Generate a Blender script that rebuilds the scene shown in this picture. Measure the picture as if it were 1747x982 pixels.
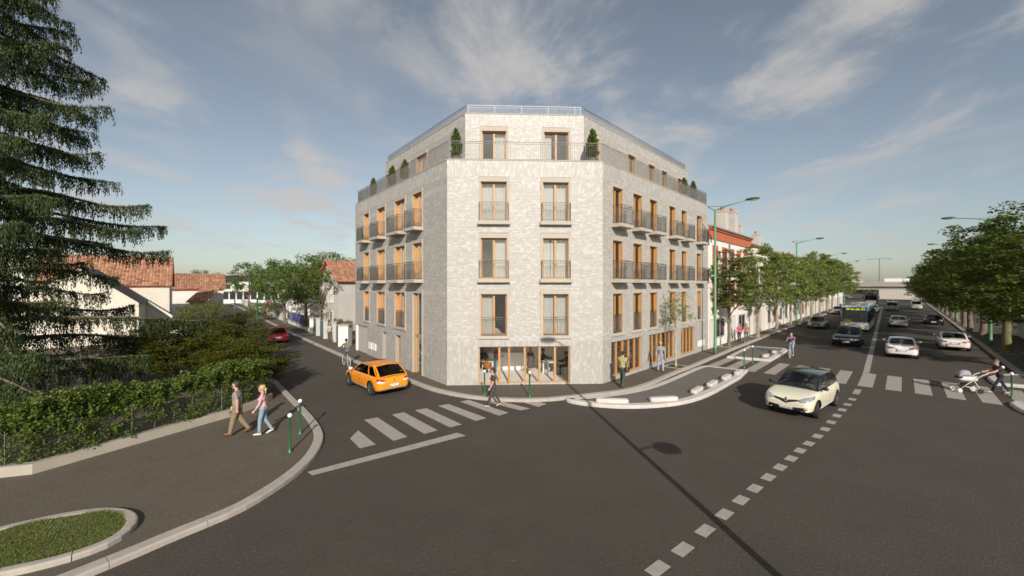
import bpy, bmesh, math, random
import numpy as np
from mathutils import Vector, Matrix
from mathutils.bvhtree import BVHTree
R = math.radians
sc = bpy.context.scene
for o in list(bpy.data.objects): bpy.data.objects.remove(o)
col = sc.collection
random.seed(7); rng = np.random.default_rng(7)

# ------------------------------------------------------------------ camera
IW, IH, FPX, CX, HY, CAMH = 1747.0, 982.0, 679.0, 873.5, 487.0, 5.3
cam = bpy.data.cameras.new('camera'); camo = bpy.data.objects.new('camera', cam); col.objects.link(camo)
camo.location = (0, 0, CAMH); camo.rotation_euler = (R(90), 0, 0)
cam.sensor_width = 36.0; cam.lens = 36.0 * FPX / IW
cam.shift_y = -(IH / 2 - HY) / IW
cam.clip_start = 0.1; cam.clip_end = 4000
cam.dof.use_dof = True; cam.dof.focus_distance = 11.0; cam.dof.aperture_fstop = 0.40
sc.camera = camo
sc.render.resolution_x = 1024; sc.render.resolution_y = 576

# ------------------------------------------------------------------ sky and sun
SUN_EL, SUN_AZ = 26.0, -8.0          # shadows fall towards +Y, turned 8 degrees to the left
w = bpy.data.worlds.new('World'); sc.world = w; w.use_nodes = True
nt = w.node_tree; nt.nodes.clear()
def N(t, **k):
    n = nt.nodes.new(t)
    for a, b in k.items(): setattr(n, a, b)
    return n
sky = N('ShaderNodeTexSky', sky_type='NISHITA', sun_disc=False)
sky.sun_elevation = R(SUN_EL); sky.sun_rotation = R(180.0 + SUN_AZ); sky.altitude = 50
sky.air_density = 1.0; sky.dust_density = 1.0; sky.ozone_density = 1.6
tc = N('ShaderNodeTexCoord'); sep = N('ShaderNodeSeparateXYZ'); nt.links.new(tc.outputs['Generated'], sep.inputs[0])
zc = N('ShaderNodeMath', operation='ADD'); zc.inputs[1].default_value = 0.13; nt.links.new(sep.outputs[2], zc.inputs[0])
zm = N('ShaderNodeMath', operation='MAXIMUM'); zm.inputs[1].default_value = 0.05; nt.links.new(zc.outputs[0], zm.inputs[0])
dx = N('ShaderNodeMath', operation='DIVIDE'); nt.links.new(sep.outputs[0], dx.inputs[0]); nt.links.new(zm.outputs[0], dx.inputs[1])
dy = N('ShaderNodeMath', operation='DIVIDE'); nt.links.new(sep.outputs[1], dy.inputs[0]); nt.links.new(zm.outputs[0], dy.inputs[1])
cmb = N('ShaderNodeCombineXYZ'); nt.links.new(dx.outputs[0], cmb.inputs[0]); nt.links.new(dy.outputs[0], cmb.inputs[1])
def cloud(scale, sx, sy, off, det, dist, lo, hi):
    mp = N('ShaderNodeMapping'); mp.inputs['Scale'].default_value = (sx, sy, 1); mp.inputs['Location'].default_value = off
    nt.links.new(cmb.outputs[0], mp.inputs[0])
    n = N('ShaderNodeTexNoise'); n.inputs['Scale'].default_value = scale; n.inputs['Detail'].default_value = det
    n.inputs['Roughness'].default_value = 0.6; n.inputs['Distortion'].default_value = dist
    nt.links.new(mp.outputs[0], n.inputs['Vector'])
    r = N('ShaderNodeMapRange', interpolation_type='SMOOTHSTEP'); r.inputs['From Min'].default_value = lo; r.inputs['From Max'].default_value = hi
    nt.links.new(n.outputs['Fac'], r.inputs['Value']); return r
c1 = cloud(0.50, 1.0, 0.60, (5.5, 4.1, 0), 3, 0.3, 0.32, 0.55)       # where the fields of cloud lie
c2 = cloud(1.9, 1.05, 0.80, (4.1, 5.5, 0), 12, 0.35, 0.43, 0.70)      # the wisps in them
mul = N('ShaderNodeMath', operation='MULTIPLY'); nt.links.new(c1.outputs[0], mul.inputs[0]); nt.links.new(c2.outputs[0], mul.inputs[1])
fade = N('ShaderNodeMapRange', interpolation_type='SMOOTHSTEP'); fade.inputs['From Min'].default_value = 0.0; fade.inputs['From Max'].default_value = 0.16; fade.inputs['To Max'].default_value = 0.9
nt.links.new(sep.outputs[2], fade.inputs['Value'])         # no cloud below the horizon
mm = N('ShaderNodeMath', operation='MULTIPLY'); nt.links.new(mul.outputs[0], mm.inputs[0]); nt.links.new(fade.outputs[0], mm.inputs[1])
hs = N('ShaderNodeHueSaturation'); hs.inputs['Saturation'].default_value = 0.62; nt.links.new(sky.outputs[0], hs.inputs['Color'])
mix = N('ShaderNodeMix', data_type='RGBA'); nt.links.new(mm.outputs[0], mix.inputs['Factor'])
tint = N('ShaderNodeMix', data_type='RGBA', blend_type='MULTIPLY'); tint.inputs['Factor'].default_value = 1; tint.inputs[7].default_value = (1.0, 1.02, 0.985, 1)
nt.links.new(hs.outputs[0], tint.inputs[6]); nt.links.new(tint.outputs[2], mix.inputs[6]); mix.inputs[7].default_value = (5.6, 5.35, 5.15, 1)
bg = N('ShaderNodeBackground'); bg.inputs['Strength'].default_value = 0.090
nt.links.new(mix.outputs[2], bg.inputs['Color'])
wo = N('ShaderNodeOutputWorld'); nt.links.new(bg.outputs[0], wo.inputs[0])

sl = bpy.data.lights.new('sun', 'SUN'); sl.energy = 4.4; sl.angle = R(0.45); sl.color = (1.0, 0.935, 0.85)
so = bpy.data.objects.new('sun', sl); col.objects.link(so)
sdir = Vector((math.sin(R(SUN_AZ)) * math.cos(R(SUN_EL)), math.cos(R(SUN_AZ)) * math.cos(R(SUN_EL)), -math.sin(R(SUN_EL))))
so.rotation_euler = sdir.to_track_quat('-Z', 'Y').to_euler(); so.location = (0, -20, 30)
vs = sc.view_settings; vs.view_transform = 'Standard'; vs.look = 'None'; vs.gamma = 1; vs.exposure = 0.18; vs.use_curve_mapping = False

# ------------------------------------------------------------------ helpers
def tag(o, label=None, cat=None, group=None, kind=None):
    if label: o['label'] = label
    if cat: o['category'] = cat
    if group: o['group'] = group
    if kind: o['kind'] = kind
    return o
def empty(name, loc=(0, 0, 0), rz=0.0, parent=None):
    o = bpy.data.objects.new(name, None); col.objects.link(o); o.location = loc; o.rotation_euler = (0, 0, rz)
    o.empty_display_size = 0.2
    if parent: o.parent = parent
    return o
def thing(name, label, cat, loc=(0, 0, 0), rz=0.0, group=None):
    return tag(empty(name, loc, rz), label, cat, group)
def copy_tree(o, parent=None):
    c = o.copy(); col.objects.link(c)
    if parent: c.parent = parent
    for ch in list(o.children): copy_tree(ch, c)
    return c
def G(px, py, z=0.0):
    y = FPX * (CAMH - z) / (py - HY); return ((px - CX) / FPX * y, y)
def AT(px, py, y):
    return ((px - CX) / FPX * y, y, CAMH - (py - HY) / FPX * y)
def add2(a, b, k=1.0): return (a[0] + b[0] * k, a[1] + b[1] * k)

MATS = {}
def mat(name, c, rough=0.7, metal=0.0, var=0.0, vs=4.0, bump=0.0, bs=60.0, attr=False, coat=0.0, spec=0.5, emit=0.0, trans=0.0, stretch=None, speck=0.0, det=4, bd=0.01):
    if name in MATS: return MATS[name]
    m = bpy.data.materials.new(name); m.use_nodes = True; MATS[name] = m
    t = m.node_tree; b = t.nodes['Principled BSDF']; L = t.links
    b.inputs['Base Color'].default_value = (*c, 1); b.inputs['Roughness'].default_value = rough
    b.inputs['Metallic'].default_value = metal; b.inputs['Specular IOR Level'].default_value = spec
    b.inputs['Coat Weight'].default_value = coat; b.inputs['Coat Roughness'].default_value = 0.05
    src = None
    def tcn(scale):
        tcx = t.nodes.new('ShaderNodeTexCoord'); mp = t.nodes.new('ShaderNodeMapping')
        if stretch: mp.inputs['Scale'].default_value = stretch
        L.new(tcx.outputs['Object'], mp.inputs[0])
        n = t.nodes.new('ShaderNodeTexNoise'); n.inputs['Scale'].default_value = scale; n.inputs['Detail'].default_value = det; n.inputs['Roughness'].default_value = 0.65
        L.new(mp.outputs[0], n.inputs['Vector']); return n
    if attr:
        a = t.nodes.new('ShaderNodeAttribute'); a.attribute_name = 'Col'
        mx = t.nodes.new('ShaderNodeMix'); mx.data_type = 'RGBA'; mx.blend_type = 'MULTIPLY'; mx.inputs['Factor'].default_value = 1
        mx.inputs[6].default_value = (*c, 1); L.new(a.outputs['Color'], mx.inputs[7]); src = mx.outputs[2]
    if var:
        n = tcn(vs); mr = t.nodes.new('ShaderNodeMapRange'); mr.inputs['From Min'].default_value = 0.3; mr.inputs['From Max'].default_value = 0.7
        mr.inputs['To Min'].default_value = 1 - var; mr.inputs['To Max'].default_value = 1 + var; L.new(n.outputs['Fac'], mr.inputs['Value'])
        h = t.nodes.new('ShaderNodeHueSaturation'); h.inputs['Color'].default_value = (*c, 1)
        if src: L.new(src, h.inputs['Color'])
        L.new(mr.outputs[0], h.inputs['Value']); src = h.outputs[0]
    if speck:
        n = tcn(bs); mr = t.nodes.new('ShaderNodeMapRange'); mr.inputs['From Min'].default_value = 0.57; mr.inputs['From Max'].default_value = 0.70
        mr.inputs['To Min'].default_value = 1.0; mr.inputs['To Max'].default_value = 1 + speck; L.new(n.outputs['Fac'], mr.inputs['Value'])
        h = t.nodes.new('ShaderNodeHueSaturation'); h.inputs['Color'].default_value = (*c, 1)
        if src: L.new(src, h.inputs['Color'])
        L.new(mr.outputs[0], h.inputs['Value']); src = h.outputs[0]
    if src: L.new(src, b.inputs['Base Color'])
    if bump:
        n = tcn(bs); bp = t.nodes.new('ShaderNodeBump'); bp.inputs['Strength'].default_value = bump; bp.inputs['Distance'].default_value = bd
        L.new(n.outputs['Fac'], bp.inputs['Height']); L.new(bp.outputs[0], b.inputs['Normal'])
    if emit:
        b.inputs['Emission Color'].default_value = (*c, 1); b.inputs['Emission Strength'].default_value = emit
    if trans:
        tr = t.nodes.new('ShaderNodeBsdfTranslucent'); ms = t.nodes.new('ShaderNodeMixShader'); ms.inputs[0].default_value = trans
        if src: L.new(src, tr.inputs[0])
        else: tr.inputs[0].default_value = (*c, 1)
        L.new(b.outputs[0], ms.inputs[1]); L.new(tr.outputs[0], ms.inputs[2]); L.new(ms.outputs[0], t.nodes['Material Output'].inputs[0])
    return m
def glass(name, tint, ior=1.5, boost=1.0):
    if name in MATS: return MATS[name]
    m = bpy.data.materials.new(name); m.use_nodes = True; MATS[name] = m
    t = m.node_tree; t.nodes.clear(); L = t.links
    tr = t.nodes.new('ShaderNodeBsdfTransparent'); tr.inputs[0].default_value = (*tint, 1)
    gl = t.nodes.new('ShaderNodeBsdfGlossy'); gl.inputs['Roughness'].default_value = 0.015
    fr = t.nodes.new('ShaderNodeFresnel'); fr.inputs[0].default_value = ior
    mu = t.nodes.new('ShaderNodeMath'); mu.operation = 'MULTIPLY'; mu.use_clamp = True; mu.inputs[1].default_value = boost; L.new(fr.outputs[0], mu.inputs[0])
    ms = t.nodes.new('ShaderNodeMixShader'); L.new(mu.outputs[0], ms.inputs[0]); L.new(tr.outputs[0], ms.inputs[1]); L.new(gl.outputs[0], ms.inputs[2])
    o = t.nodes.new('ShaderNodeOutputMaterial'); L.new(ms.outputs[0], o.inputs[0]); return m

class MB:
    """collects shapes, build() links them as ONE mesh object"""
    def __init__(s, T=None): s.v = []; s.f = []; s.mi = []; s.cur = 0; s.T = T
    def add(s, vs, fs):
        n = len(s.v)
        if s.T: vs = [s.T @ Vector(p) for p in vs]
        s.v += [tuple(p) for p in vs]; s.f += [tuple(i + n for i in q) for q in fs]; s.mi += [s.cur] * len(fs); return s
    def hexa(s, p):
        return s.add(p, [(0, 3, 2, 1), (4, 5, 6, 7), (0, 1, 5, 4), (1, 2, 6, 5), (2, 3, 7, 6), (3, 0, 4, 7)])
    def box(s, x0, x1, y0, y1, z0, z1):
        return s.hexa([(x0, y0, z0), (x1, y0, z0), (x1, y1, z0), (x0, y1, z0), (x0, y0, z1), (x1, y0, z1), (x1, y1, z1), (x0, y1, z1)])
    def cbox(s, c, h, rz=0.0, top=1.0):
        ca, sa = math.cos(rz), math.sin(rz); P = []
        for z, k in ((-1, 1.0), (1, top)):
            for x, y in ((-1, -1), (1, -1), (1, 1), (-1, 1)):
                a, b = x * h[0] * k, y * h[1] * k; P.append((c[0] + a * ca - b * sa, c[1] + a * sa + b * ca, c[2] + z * h[2]))
        return s.hexa(P)
    def prism(s, poly, z0, z1):
        n = len(poly); a = [(p[0], p[1], z0) for p in poly]; b = [(p[0], p[1], z1) for p in poly]
        return s.add(a + b, [tuple(range(n))[::-1], tuple(range(n, 2 * n))] + [(i, (i + 1) % n, n + (i + 1) % n, n + i) for i in range(n)])
    def sheet(s, poly, z): return s.add([(p[0], p[1], z) for p in poly], [tuple(range(len(poly)))])
    def tube(s, path, rad, n=6, caps=True):
        path = [Vector(p) for p in path]
        if not hasattr(rad, '__len__'): rad = [rad] * len(path)
        rings = []; up = None
        for i, p in enumerate(path):
            d = (path[min(i + 1, len(path) - 1)] - path[max(i - 1, 0)])
            d = d.normalized() if d.length > 1e-9 else Vector((0, 0, 1))
            if up is None: up = d.orthogonal().normalized()
            up = (up - d * up.dot(d)); up = up.normalized() if up.length > 1e-6 else d.orthogonal().normalized()
            b = d.cross(up)
            rings.append([p + (up * math.cos(2 * math.pi * k / n) + b * math.sin(2 * math.pi * k / n)) * rad[i] for k in range(n)])
        vs = [q for r in rings for q in r]; fs = []
        for i in range(len(path) - 1):
            for k in range(n):
                fs.append((i * n + k, i * n + (k + 1) % n, (i + 1) * n + (k + 1) % n, (i + 1) * n + k))
        if caps: fs.append(tuple(range(n))[::-1]); fs.append(tuple(range(len(vs) - n, len(vs))))
        return s.add(vs, fs)
    def bar(s, a, b, r, n=4): return s.tube([a, b], r, n)
    def sell(s, c, r, e=1.0, nu=12, nv=8, rot=None):
        """superellipsoid: e=1 ellipsoid, e=.3 rounded box"""
        f = lambda x: math.copysign(abs(x) ** e, x); vs = [(0, 0, -r[2])]
        for j in range(1, nv):
            a = -math.pi / 2 + math.pi * j / nv
            for i in range(nu):
                b = 2 * math.pi * (i + 0.5) / nu
                vs.append((r[0] * f(math.cos(a)) * f(math.cos(b)), r[1] * f(math.cos(a)) * f(math.sin(b)), r[2] * f(math.sin(a))))
        vs.append((0, 0, r[2])); L = len(vs) - 1; fs = []
        for i in range(nu):
            fs.append((0, 1 + (i + 1) % nu, 1 + i)); fs.append((L, L - nu + i, L - nu + (i + 1) % nu))
            for j in range(nv - 2):
                a = 1 + j * nu; fs.append((a + i, a + (i + 1) % nu, a + nu + (i + 1) % nu, a + nu + i))
        vs = [Vector(p) for p in vs]
        if rot is not None: vs = [rot @ p for p in vs]
        return s.add([p + Vector(c) for p in vs], fs)
    def lathe(s, prof, n=16, c=(0, 0, 0), axis='z'):
        vs = []
        for r, z in prof:
            for k in range(n):
                a = 2 * math.pi * k / n; x, y = r * math.cos(a), r * math.sin(a)
                p = (x, y, z) if axis == 'z' else ((x, z, y) if axis == 'y' else (z, x, y))
                vs.append((p[0] + c[0], p[1] + c[1], p[2] + c[2]))
        m = len(prof); fs = [(i * n + k, i * n + (k + 1) % n, (i + 1) * n + (k + 1) % n, (i + 1) * n + k) for i in range(m - 1) for k in range(n)]
        return s.add(vs, fs)
    def build(s, name, m, parent=None, smooth=False, world=False, loc=None, rz=None, weld=False):
        me = bpy.data.meshes.new(name); me.from_pydata(s.v, [], s.f)
        if weld:
            bm = bmesh.new(); bm.from_mesh(me); bmesh.ops.remove_doubles(bm, verts=bm.verts, dist=1e-4); bmesh.ops.recalc_face_normals(bm, faces=bm.faces); bm.to_mesh(me); bm.free()
        ms = m if isinstance(m, (list, tuple)) else [m]
        for x in ms: me.materials.append(x)
        if len(ms) > 1: me.polygons.foreach_set('material_index', s.mi)
        if smooth: me.polygons.foreach_set('use_smooth', [True] * len(me.polygons))
        me.update(); return link(name, me, parent, world, loc, rz)
def link(name, me, parent=None, world=False, loc=None, rz=None):
    o = bpy.data.objects.new(name, me); col.objects.link(o)
    if parent:
        o.parent = parent
        if world:
            p = parent; t = Vector((0, 0, 0))
            while p: t = t + p.location; p = p.parent
            o.location = -t
    if loc: o.location = loc
    if rz is not None: o.rotation_euler = (0, 0, rz)
    return o
def fastmesh(name, verts, quads, m, cols=None, smooth=False):
    """big meshes straight from numpy arrays; cols = one grey/colour per vertex"""
    me = bpy.data.meshes.new(name); nv, nf, k = len(verts), len(quads), quads.shape[1]
    me.vertices.add(nv); me.vertices.foreach_set('co', np.asarray(verts, np.float32).ravel())
    me.loops.add(nf * k); me.loops.foreach_set('vertex_index', np.asarray(quads, np.int32).ravel())
    me.polygons.add(nf); me.polygons.foreach_set('loop_start', np.arange(0, nf * k, k, dtype=np.int32))
    me.polygons.foreach_set('use_smooth', np.full(nf, smooth))
    me.update(calc_edges=True)
    if cols is not None:
        a = me.color_attributes.new('Col', 'FLOAT_COLOR', 'POINT'); c = np.ones((nv, 4), np.float32); c[:, :3] = cols
        a.data.foreach_set('color', c.ravel())
    me.materials.append(m); me.validate(); return me
def applied(o):
    dg = bpy.context.evaluated_depsgraph_get(); dg.update(); me = bpy.data.meshes.new_from_object(o.evaluated_get(dg)); return me
def beveled(o, w=0.01, seg=1):
    b = o.modifiers.new('bevel', 'BEVEL'); b.width = w; b.segments = seg; b.limit_method = 'ANGLE'; return o
def resample(path, step):
    P = [Vector((p[0], p[1], 0)) for p in path]; out = [P[0]]; 
    d = [0]
    for i in range(1, len(P)): d.append(d[-1] + (P[i] - P[i - 1]).length)
    n = max(1, round(d[-1] / step)); res = []
    for k in range(n + 1):
        t = d[-1] * k / n; i = 1
        while i < len(P) - 1 and d[i] < t: i += 1
        f = (t - d[i - 1]) / max(1e-9, d[i] - d[i - 1]); q = P[i - 1].lerp(P[i], f); res.append((q.x, q.y))
    return res
def smoothline(pts, per=6):
    """Catmull-Rom through points"""
    P = [Vector((p[0], p[1])) for p in pts]; P = [P[0] * 2 - P[1]] + P + [P[-1] * 2 - P[-2]]; out = []
    for i in range(1, len(P) - 2):
        for k in range(per):
            t = k / per; a, b, c, d = P[i - 1], P[i], P[i + 1], P[i + 2]
            q = 0.5 * (2 * b + (c - a) * t + (2 * a - 5 * b + 4 * c - d) * t * t + (3 * b - a - 3 * c + d) * t ** 3); out.append((q.x, q.y))
    out.append((P[-2].x, P[-2].y)); return out
def offset(path, d):
    """shift a polyline to its right by d"""
    out = []
    for i, p in enumerate(path):
        a = Vector(path[max(0, i - 1)]); b = Vector(path[min(len(path) - 1, i + 1)]); t = (b - a).normalized()
        out.append((p[0] + t.y * d, p[1] - t.x * d))
    return out
# ------------------------------------------------------------------ ground, pavements, kerbs, markings
dR = (math.sin(R(44.5)), math.cos(R(44.5))); nR = (dR[1], -dR[0])      # right-hand street
dL = (-math.sin(R(38.5)), math.cos(R(38.5))); nL = (dL[1], -dL[0])     # left-hand street
def RS(s, v): return (dR[0] * s + nR[0] * v, dR[1] * s + nR[1] * v)
def LS(s, v): return (dL[0] * s + nL[0] * v, dL[1] * s + nL[1] * v)
PAV = 0.12
M_ASPH = mat('asphalt', (0.058, 0.047, 0.0355), 0.9, var=0.12, vs=0.5, bump=1.0, bs=17, speck=1.3, det=7, bd=.022)
M_PAVE = mat('pavement_asphalt', (0.101, 0.081, 0.058), 0.9, var=0.10, vs=0.9, bump=1.0, bs=22, speck=1.0, det=7, bd=.018)
M_KERB = mat('kerb_stone', (0.37, 0.33, 0.285), 0.8, var=0.10, vs=3.0, bump=0.25, bs=70)
M_WALLC = mat('cast_concrete', (0.38, 0.335, 0.275), 0.85, var=0.08, vs=1.5, bump=0.15, bs=50)
M_PAINT = mat('road_paint', (0.33, 0.295, 0.26), 0.75, var=0.16, vs=5.0, bump=0.3, bs=40, det=8)
M_ISL = mat('island_infill', (0.135, 0.12, 0.105), 0.9, var=0.10, vs=1.2, bump=0.3, bs=60)
M_ISLK = mat('island_kerb', (0.52, 0.48, 0.44), 0.75, var=0.12, vs=3.0, bump=0.12, bs=40, det=8)
M_SOIL = mat('soil', (0.07, 0.05, 0.035), 0.95, var=0.3, vs=6, bump=0.5, bs=30)

road = MB().sheet([(-1500, -300), (1500, -300), (1500, 2200), (-1500, 2200)], 0.0).build('road', M_ASPH); tag(road, 'dark worn asphalt road filling the junction', None, kind='structure')

left_kerb = smoothline([(-18, -6), (-13, -0.3), (-9.6, 4.6)] + [G(*p) for p in ((160, 982), (300, 922), (400, 880), (450, 852), (500, 818), (535, 785), (551, 755), (548, 735), (530, 710), (500, 680), (470, 650))], 5) + [add2((-13.1, 22.1), dL, t) for t in (8, 20, 60, 140)]
bld_kerb = [add2(G(497, 570), dL, t) for t in (110, 60, 20)] + smoothline([G(*p) for p in ((497, 570), (560, 599), (610, 621), (652, 636), (694, 651), (740, 668), (800, 680), (870, 685.5), (930, 685), (965, 682), (1060, 671), (1110, 658), (1150, 640), (1190, 624), (1220, 611), (1250, 598))], 5) + [RS(s, -10.08) for s in (50, 70, 110, 160)]
right_kerb = [RS(s, 4.84) for s in (170, 110, 80, 60, 46, 36)] + [RS(30, 4.95), RS(24, 5.4), RS(18, 6.5), RS(10, 9.5)]

def pavement(name, poly, label):
    o = MB().sheet(poly, PAV).build(name, M_PAVE); return tag(o, label, None, kind='structure')
def kerb(name, path, side, width, stone, near, label, m=M_KERB, h=PAV + 0.012, z0=-0.05):
    """kerb of separate stones along a road edge; side=+1 the stone lies right of the path"""
    root = tag(MB().sheet([path[0], offset(path, 0.02 * side)[0], offset(path, 0.02 * side)[1]], -0.04).build(name, m), label, None, kind='structure')
    K = 4; pts = resample(path, stone); pts = resample(path, stone / K) if len(pts) else pts
    inner = offset(pts, side * width); far = MB(); n = len(pts) - 1
    for s0 in range(0, n, K):
        ids = list(range(s0, min(n, s0 + K) + 1)); A_ = [Vector(pts[i]) for i in ids]; C_ = [Vector(inner[i]) for i in ids]; g = 0.012
        A_[0], A_[-1] = A_[0].lerp(A_[1], g), A_[-1].lerp(A_[-2], g); C_[0], C_[-1] = C_[0].lerp(C_[1], g), C_[-1].lerp(C_[-2], g)
        isnear = near((A_[0] + A_[-1]) / 2); mb = MB() if isnear else far; hh = h + random.uniform(-0.004, 0.004); v = []; f = []; m_ = len(ids)
        for a, c in zip(A_, C_): e = a.lerp(c, .13); k2 = c.lerp(a, .06); v += [(*a, z0), (*a, hh - .032), (*a.lerp(c, .04), hh - .012), (*e, hh), (*k2, hh), (*c, hh - .012), (*c, z0)]
        for i in range(m_ - 1): f += [(i * 7 + k, (i + 1) * 7 + k, (i + 1) * 7 + k + 1, i * 7 + k + 1) for k in range(6)]
        f += [tuple(range(7)), tuple(range((m_ - 1) * 7, m_ * 7))[::-1]]; mb.add(v, f)
        if isnear: mb.build('kerb_stone', m, root)
    if far.v: tag(far.build('kerb_stones', m, root), kind='stuff')
    return root
kerb('left_kerb', left_kerb, -1, 0.30, 1.55, lambda p: p.y < 40, 'pale kerb curving round the left corner')
kerb('building_kerb', bld_kerb, -1, 0.28, 1.4, lambda p: p.length < 45, 'pale kerb round the corner of the brick apartment building')
kerb('right_kerb', right_kerb, -1, 0.30, 1.4, lambda p: p.length < 55, 'pale kerb along the right side of the avenue')
pavement('left_pavement', offset(left_kerb, -0.28) + [(-160, 130), (-160, -6)], 'brown asphalt pavement beside the hedge')
pavement('building_pavement', offset(bld_kerb, -0.26) + [RS(160, -14), (60, 90), (-30, 100), add2(LS(150, 12), (0, 0))], 'asphalt pavement at the foot of the apartment building')
pavement('right_pavement', offset(right_kerb, -0.28) + [RS(10, 30), RS(170, 30)], 'asphalt pavement under the trees on the right')

def marks(name, quads, parent=road, z=0.004, m=M_PAINT):
    for q in quads: MB().sheet([G(*p) for p in q] if abs(q[0][0]) > 200 else q, z).build(name, m, parent)
marks('crossing_stripe', [((597, 748), (611, 734), (641, 758), (614, 765)), ((621, 716), (644, 712), (695, 745), (671, 752)), ((668, 707), (689, 703), (747, 734), (724, 740)),
    ((708, 700), (727, 696), (788, 724), (768, 729)), ((747, 692), (765, 689), (830, 713), (812, 718)), ((785, 685), (800, 682), (868, 704), (851, 709)),
    ((833, 686), (848, 682.5), (905, 697), (888, 700)), ((892, 686), (917, 684.5), (933, 689), (918, 694))])
marks('stop_line', [((524, 805), (533, 811), (795, 743), (780, 738))])
c0 = (15.22, 24.09)
for k in range(-3, 14):
    a = add2(c0, nR, 1.075 * k)
    if 2.2 < (a[0] * nR[0] + a[1] * nR[1]) + 8.1 or True:
        b_ = add2(a, nR, 0.60); MB().sheet([a, b_, add2(b_, dR, 4.4), add2(a, dR, 4.4)], 0.004).build('crossing_stripe', M_PAINT, road)
marks('centre_line', [(G(1472, 636), G(1483.5, 636), G(1506.5, 523), G(1503.5, 523))], z=0.0045)
dp = [G(*p) for p in ((1462, 668), (1454, 681), (1446, 690), (1437, 699), (1428, 709), (1418, 720), (1408, 732), (1395, 744), (1380, 756.5), (1365, 768.5), (1350, 782), (1331, 797), (1311, 814), (1288, 833), (1264, 853), (1236, 877), (1203, 905), (1165, 937), (1122, 970), (1068, 1012))]
for i, p in enumerate(dp):
    a = Vector(dp[max(0, i - 1)]); b_ = Vector(dp[min(len(dp) - 1, i + 1)]); t = (b_ - a).normalized(); n = Vector((t.y, -t.x)); c = Vector(p)
    hl, hw = (0.62 if i == 0 else 0.24), 0.13
    MB().sheet([c + t * hl + n * hw, c + t * hl - n * hw, c - t * hl - n * hw, c - t * hl + n * hw], 0.0055).build('lane_dash', M_PAINT, road)

def island(label, outer, inset, infill=M_ISL, name='traffic_island', h=0.14):
    """low island: pale kerb ring round an asphalt infill"""
    n = len(outer); cx = sum(p[0] for p in outer) / n; cy = sum(p[1] for p in outer) / n
    def ins(d):
        r = []
        for i in range(n):
            a, b_, c = Vector(outer[i - 1]), Vector(outer[i]), Vector(outer[(i + 1) % n])
            t1 = (b_ - a).normalized(); t2 = (c - b_).normalized(); n1 = Vector((-t1.y, t1.x)); n2 = Vector((-t2.y, t2.x))
            m_ = (n1 + n2); m_ = m_ / max(0.35, m_.length_squared / 2); r.append(tuple(b_ + m_ * d))
        return r
    A, B, C = outer, ins(0.05), ins(inset); mb = MB()
    mb.add([(*p, -0.02) for p in A] + [(*p, h - 0.045) for p in A] + [(*p, h) for p in B] + [(*p, h) for p in C] + [(*p, h - 0.05) for p in C],
           [(k * n + i, k * n + (i + 1) % n, (k + 1) * n + (i + 1) % n, (k + 1) * n + i) for k in range(4) for i in range(n)])
    root = tag(mb.build(name, M_ISLK), label, None, kind='structure')
    MB().sheet(ins(0.1), h - 0.012).build('infill', infill, root); return root
ia = smoothline([G(*p) for p in ((1276, 634), (1250, 631.5), (1222, 628.5), (1195, 627.5), (1150, 646), (1110, 662), (1060, 673.5), (1000, 680.5), (972, 682), (965, 684), (974, 688), (1005, 693), (1060, 697), (1120, 695.5), (1170, 689), (1210, 676), (1245, 657), (1272, 641.5))], 3)[:-1]
island('long white kerbed island in front of the right facade', ia, 0.36)
ib = [G(*p) for p in ((1240, 610.5), (1275, 613.5), (1315, 617), (1336, 605), (1344, 598.7), (1340, 596.4), (1308, 594.3), (1277, 592))]
island('small white kerbed island beyond the zebra crossing', ib, 0.34)
ic = [G(*p) for p in ((1684, 646), (1689, 651), (1698, 657.5), (1790, 666), (1800, 650), (1747, 643), (1733, 641.5), (1725, 641), (1700, 641.5))]
island('white kerbed island by the woman with the pram', ic, 0.34)
idd = [G(*p) for p in ((1722, 691), (1730, 697), (1738, 702), (1760, 712), (1860, 742), (1880, 716), (1747, 690.5), (1730, 688.5))]
island('white kerbed island at the right edge below the crossing', idd, 0.36)
def block(px, py, a, half, label):
    """long low precast lane separator with rounded ends"""
    c = G(px, py, 0.12); o = MB().sell((0, 0, 0.085), (half, 0.15, 0.11), 0.30, 16, 8).build('lane_separator', M_ISLK, None, True, loc=(*c, 0.115), rz=a)
    tag(o, label, 'kerb block', 'white concrete separators on the traffic islands')
bl = [(1044, 686.5, R(-5), 0.72, 'white concrete separator nearest the pointed tip of the long island'), (1132, 683.5, R(10), 0.68, 'white concrete separator second from the pointed tip of the long island')]
aR = math.atan2(dR[1], dR[0])
for k, (px, py) in enumerate(((1189, 668), (1215, 656.5), (1239, 645.5), (1260, 637))):
    bl.append((px, py, aR + R(2), 0.60, ['third', 'fourth', 'fifth', 'last'][k] + ' white concrete separator from the tip of the long island'))
for b_ in bl: block(*b_)
block(1306, 608.5, aR, 0.52, 'near white concrete separator on the small island beyond the crossing')
block(1322, 601.5, aR, 0.52, 'far white concrete separator on the small island beyond the crossing')

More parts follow.
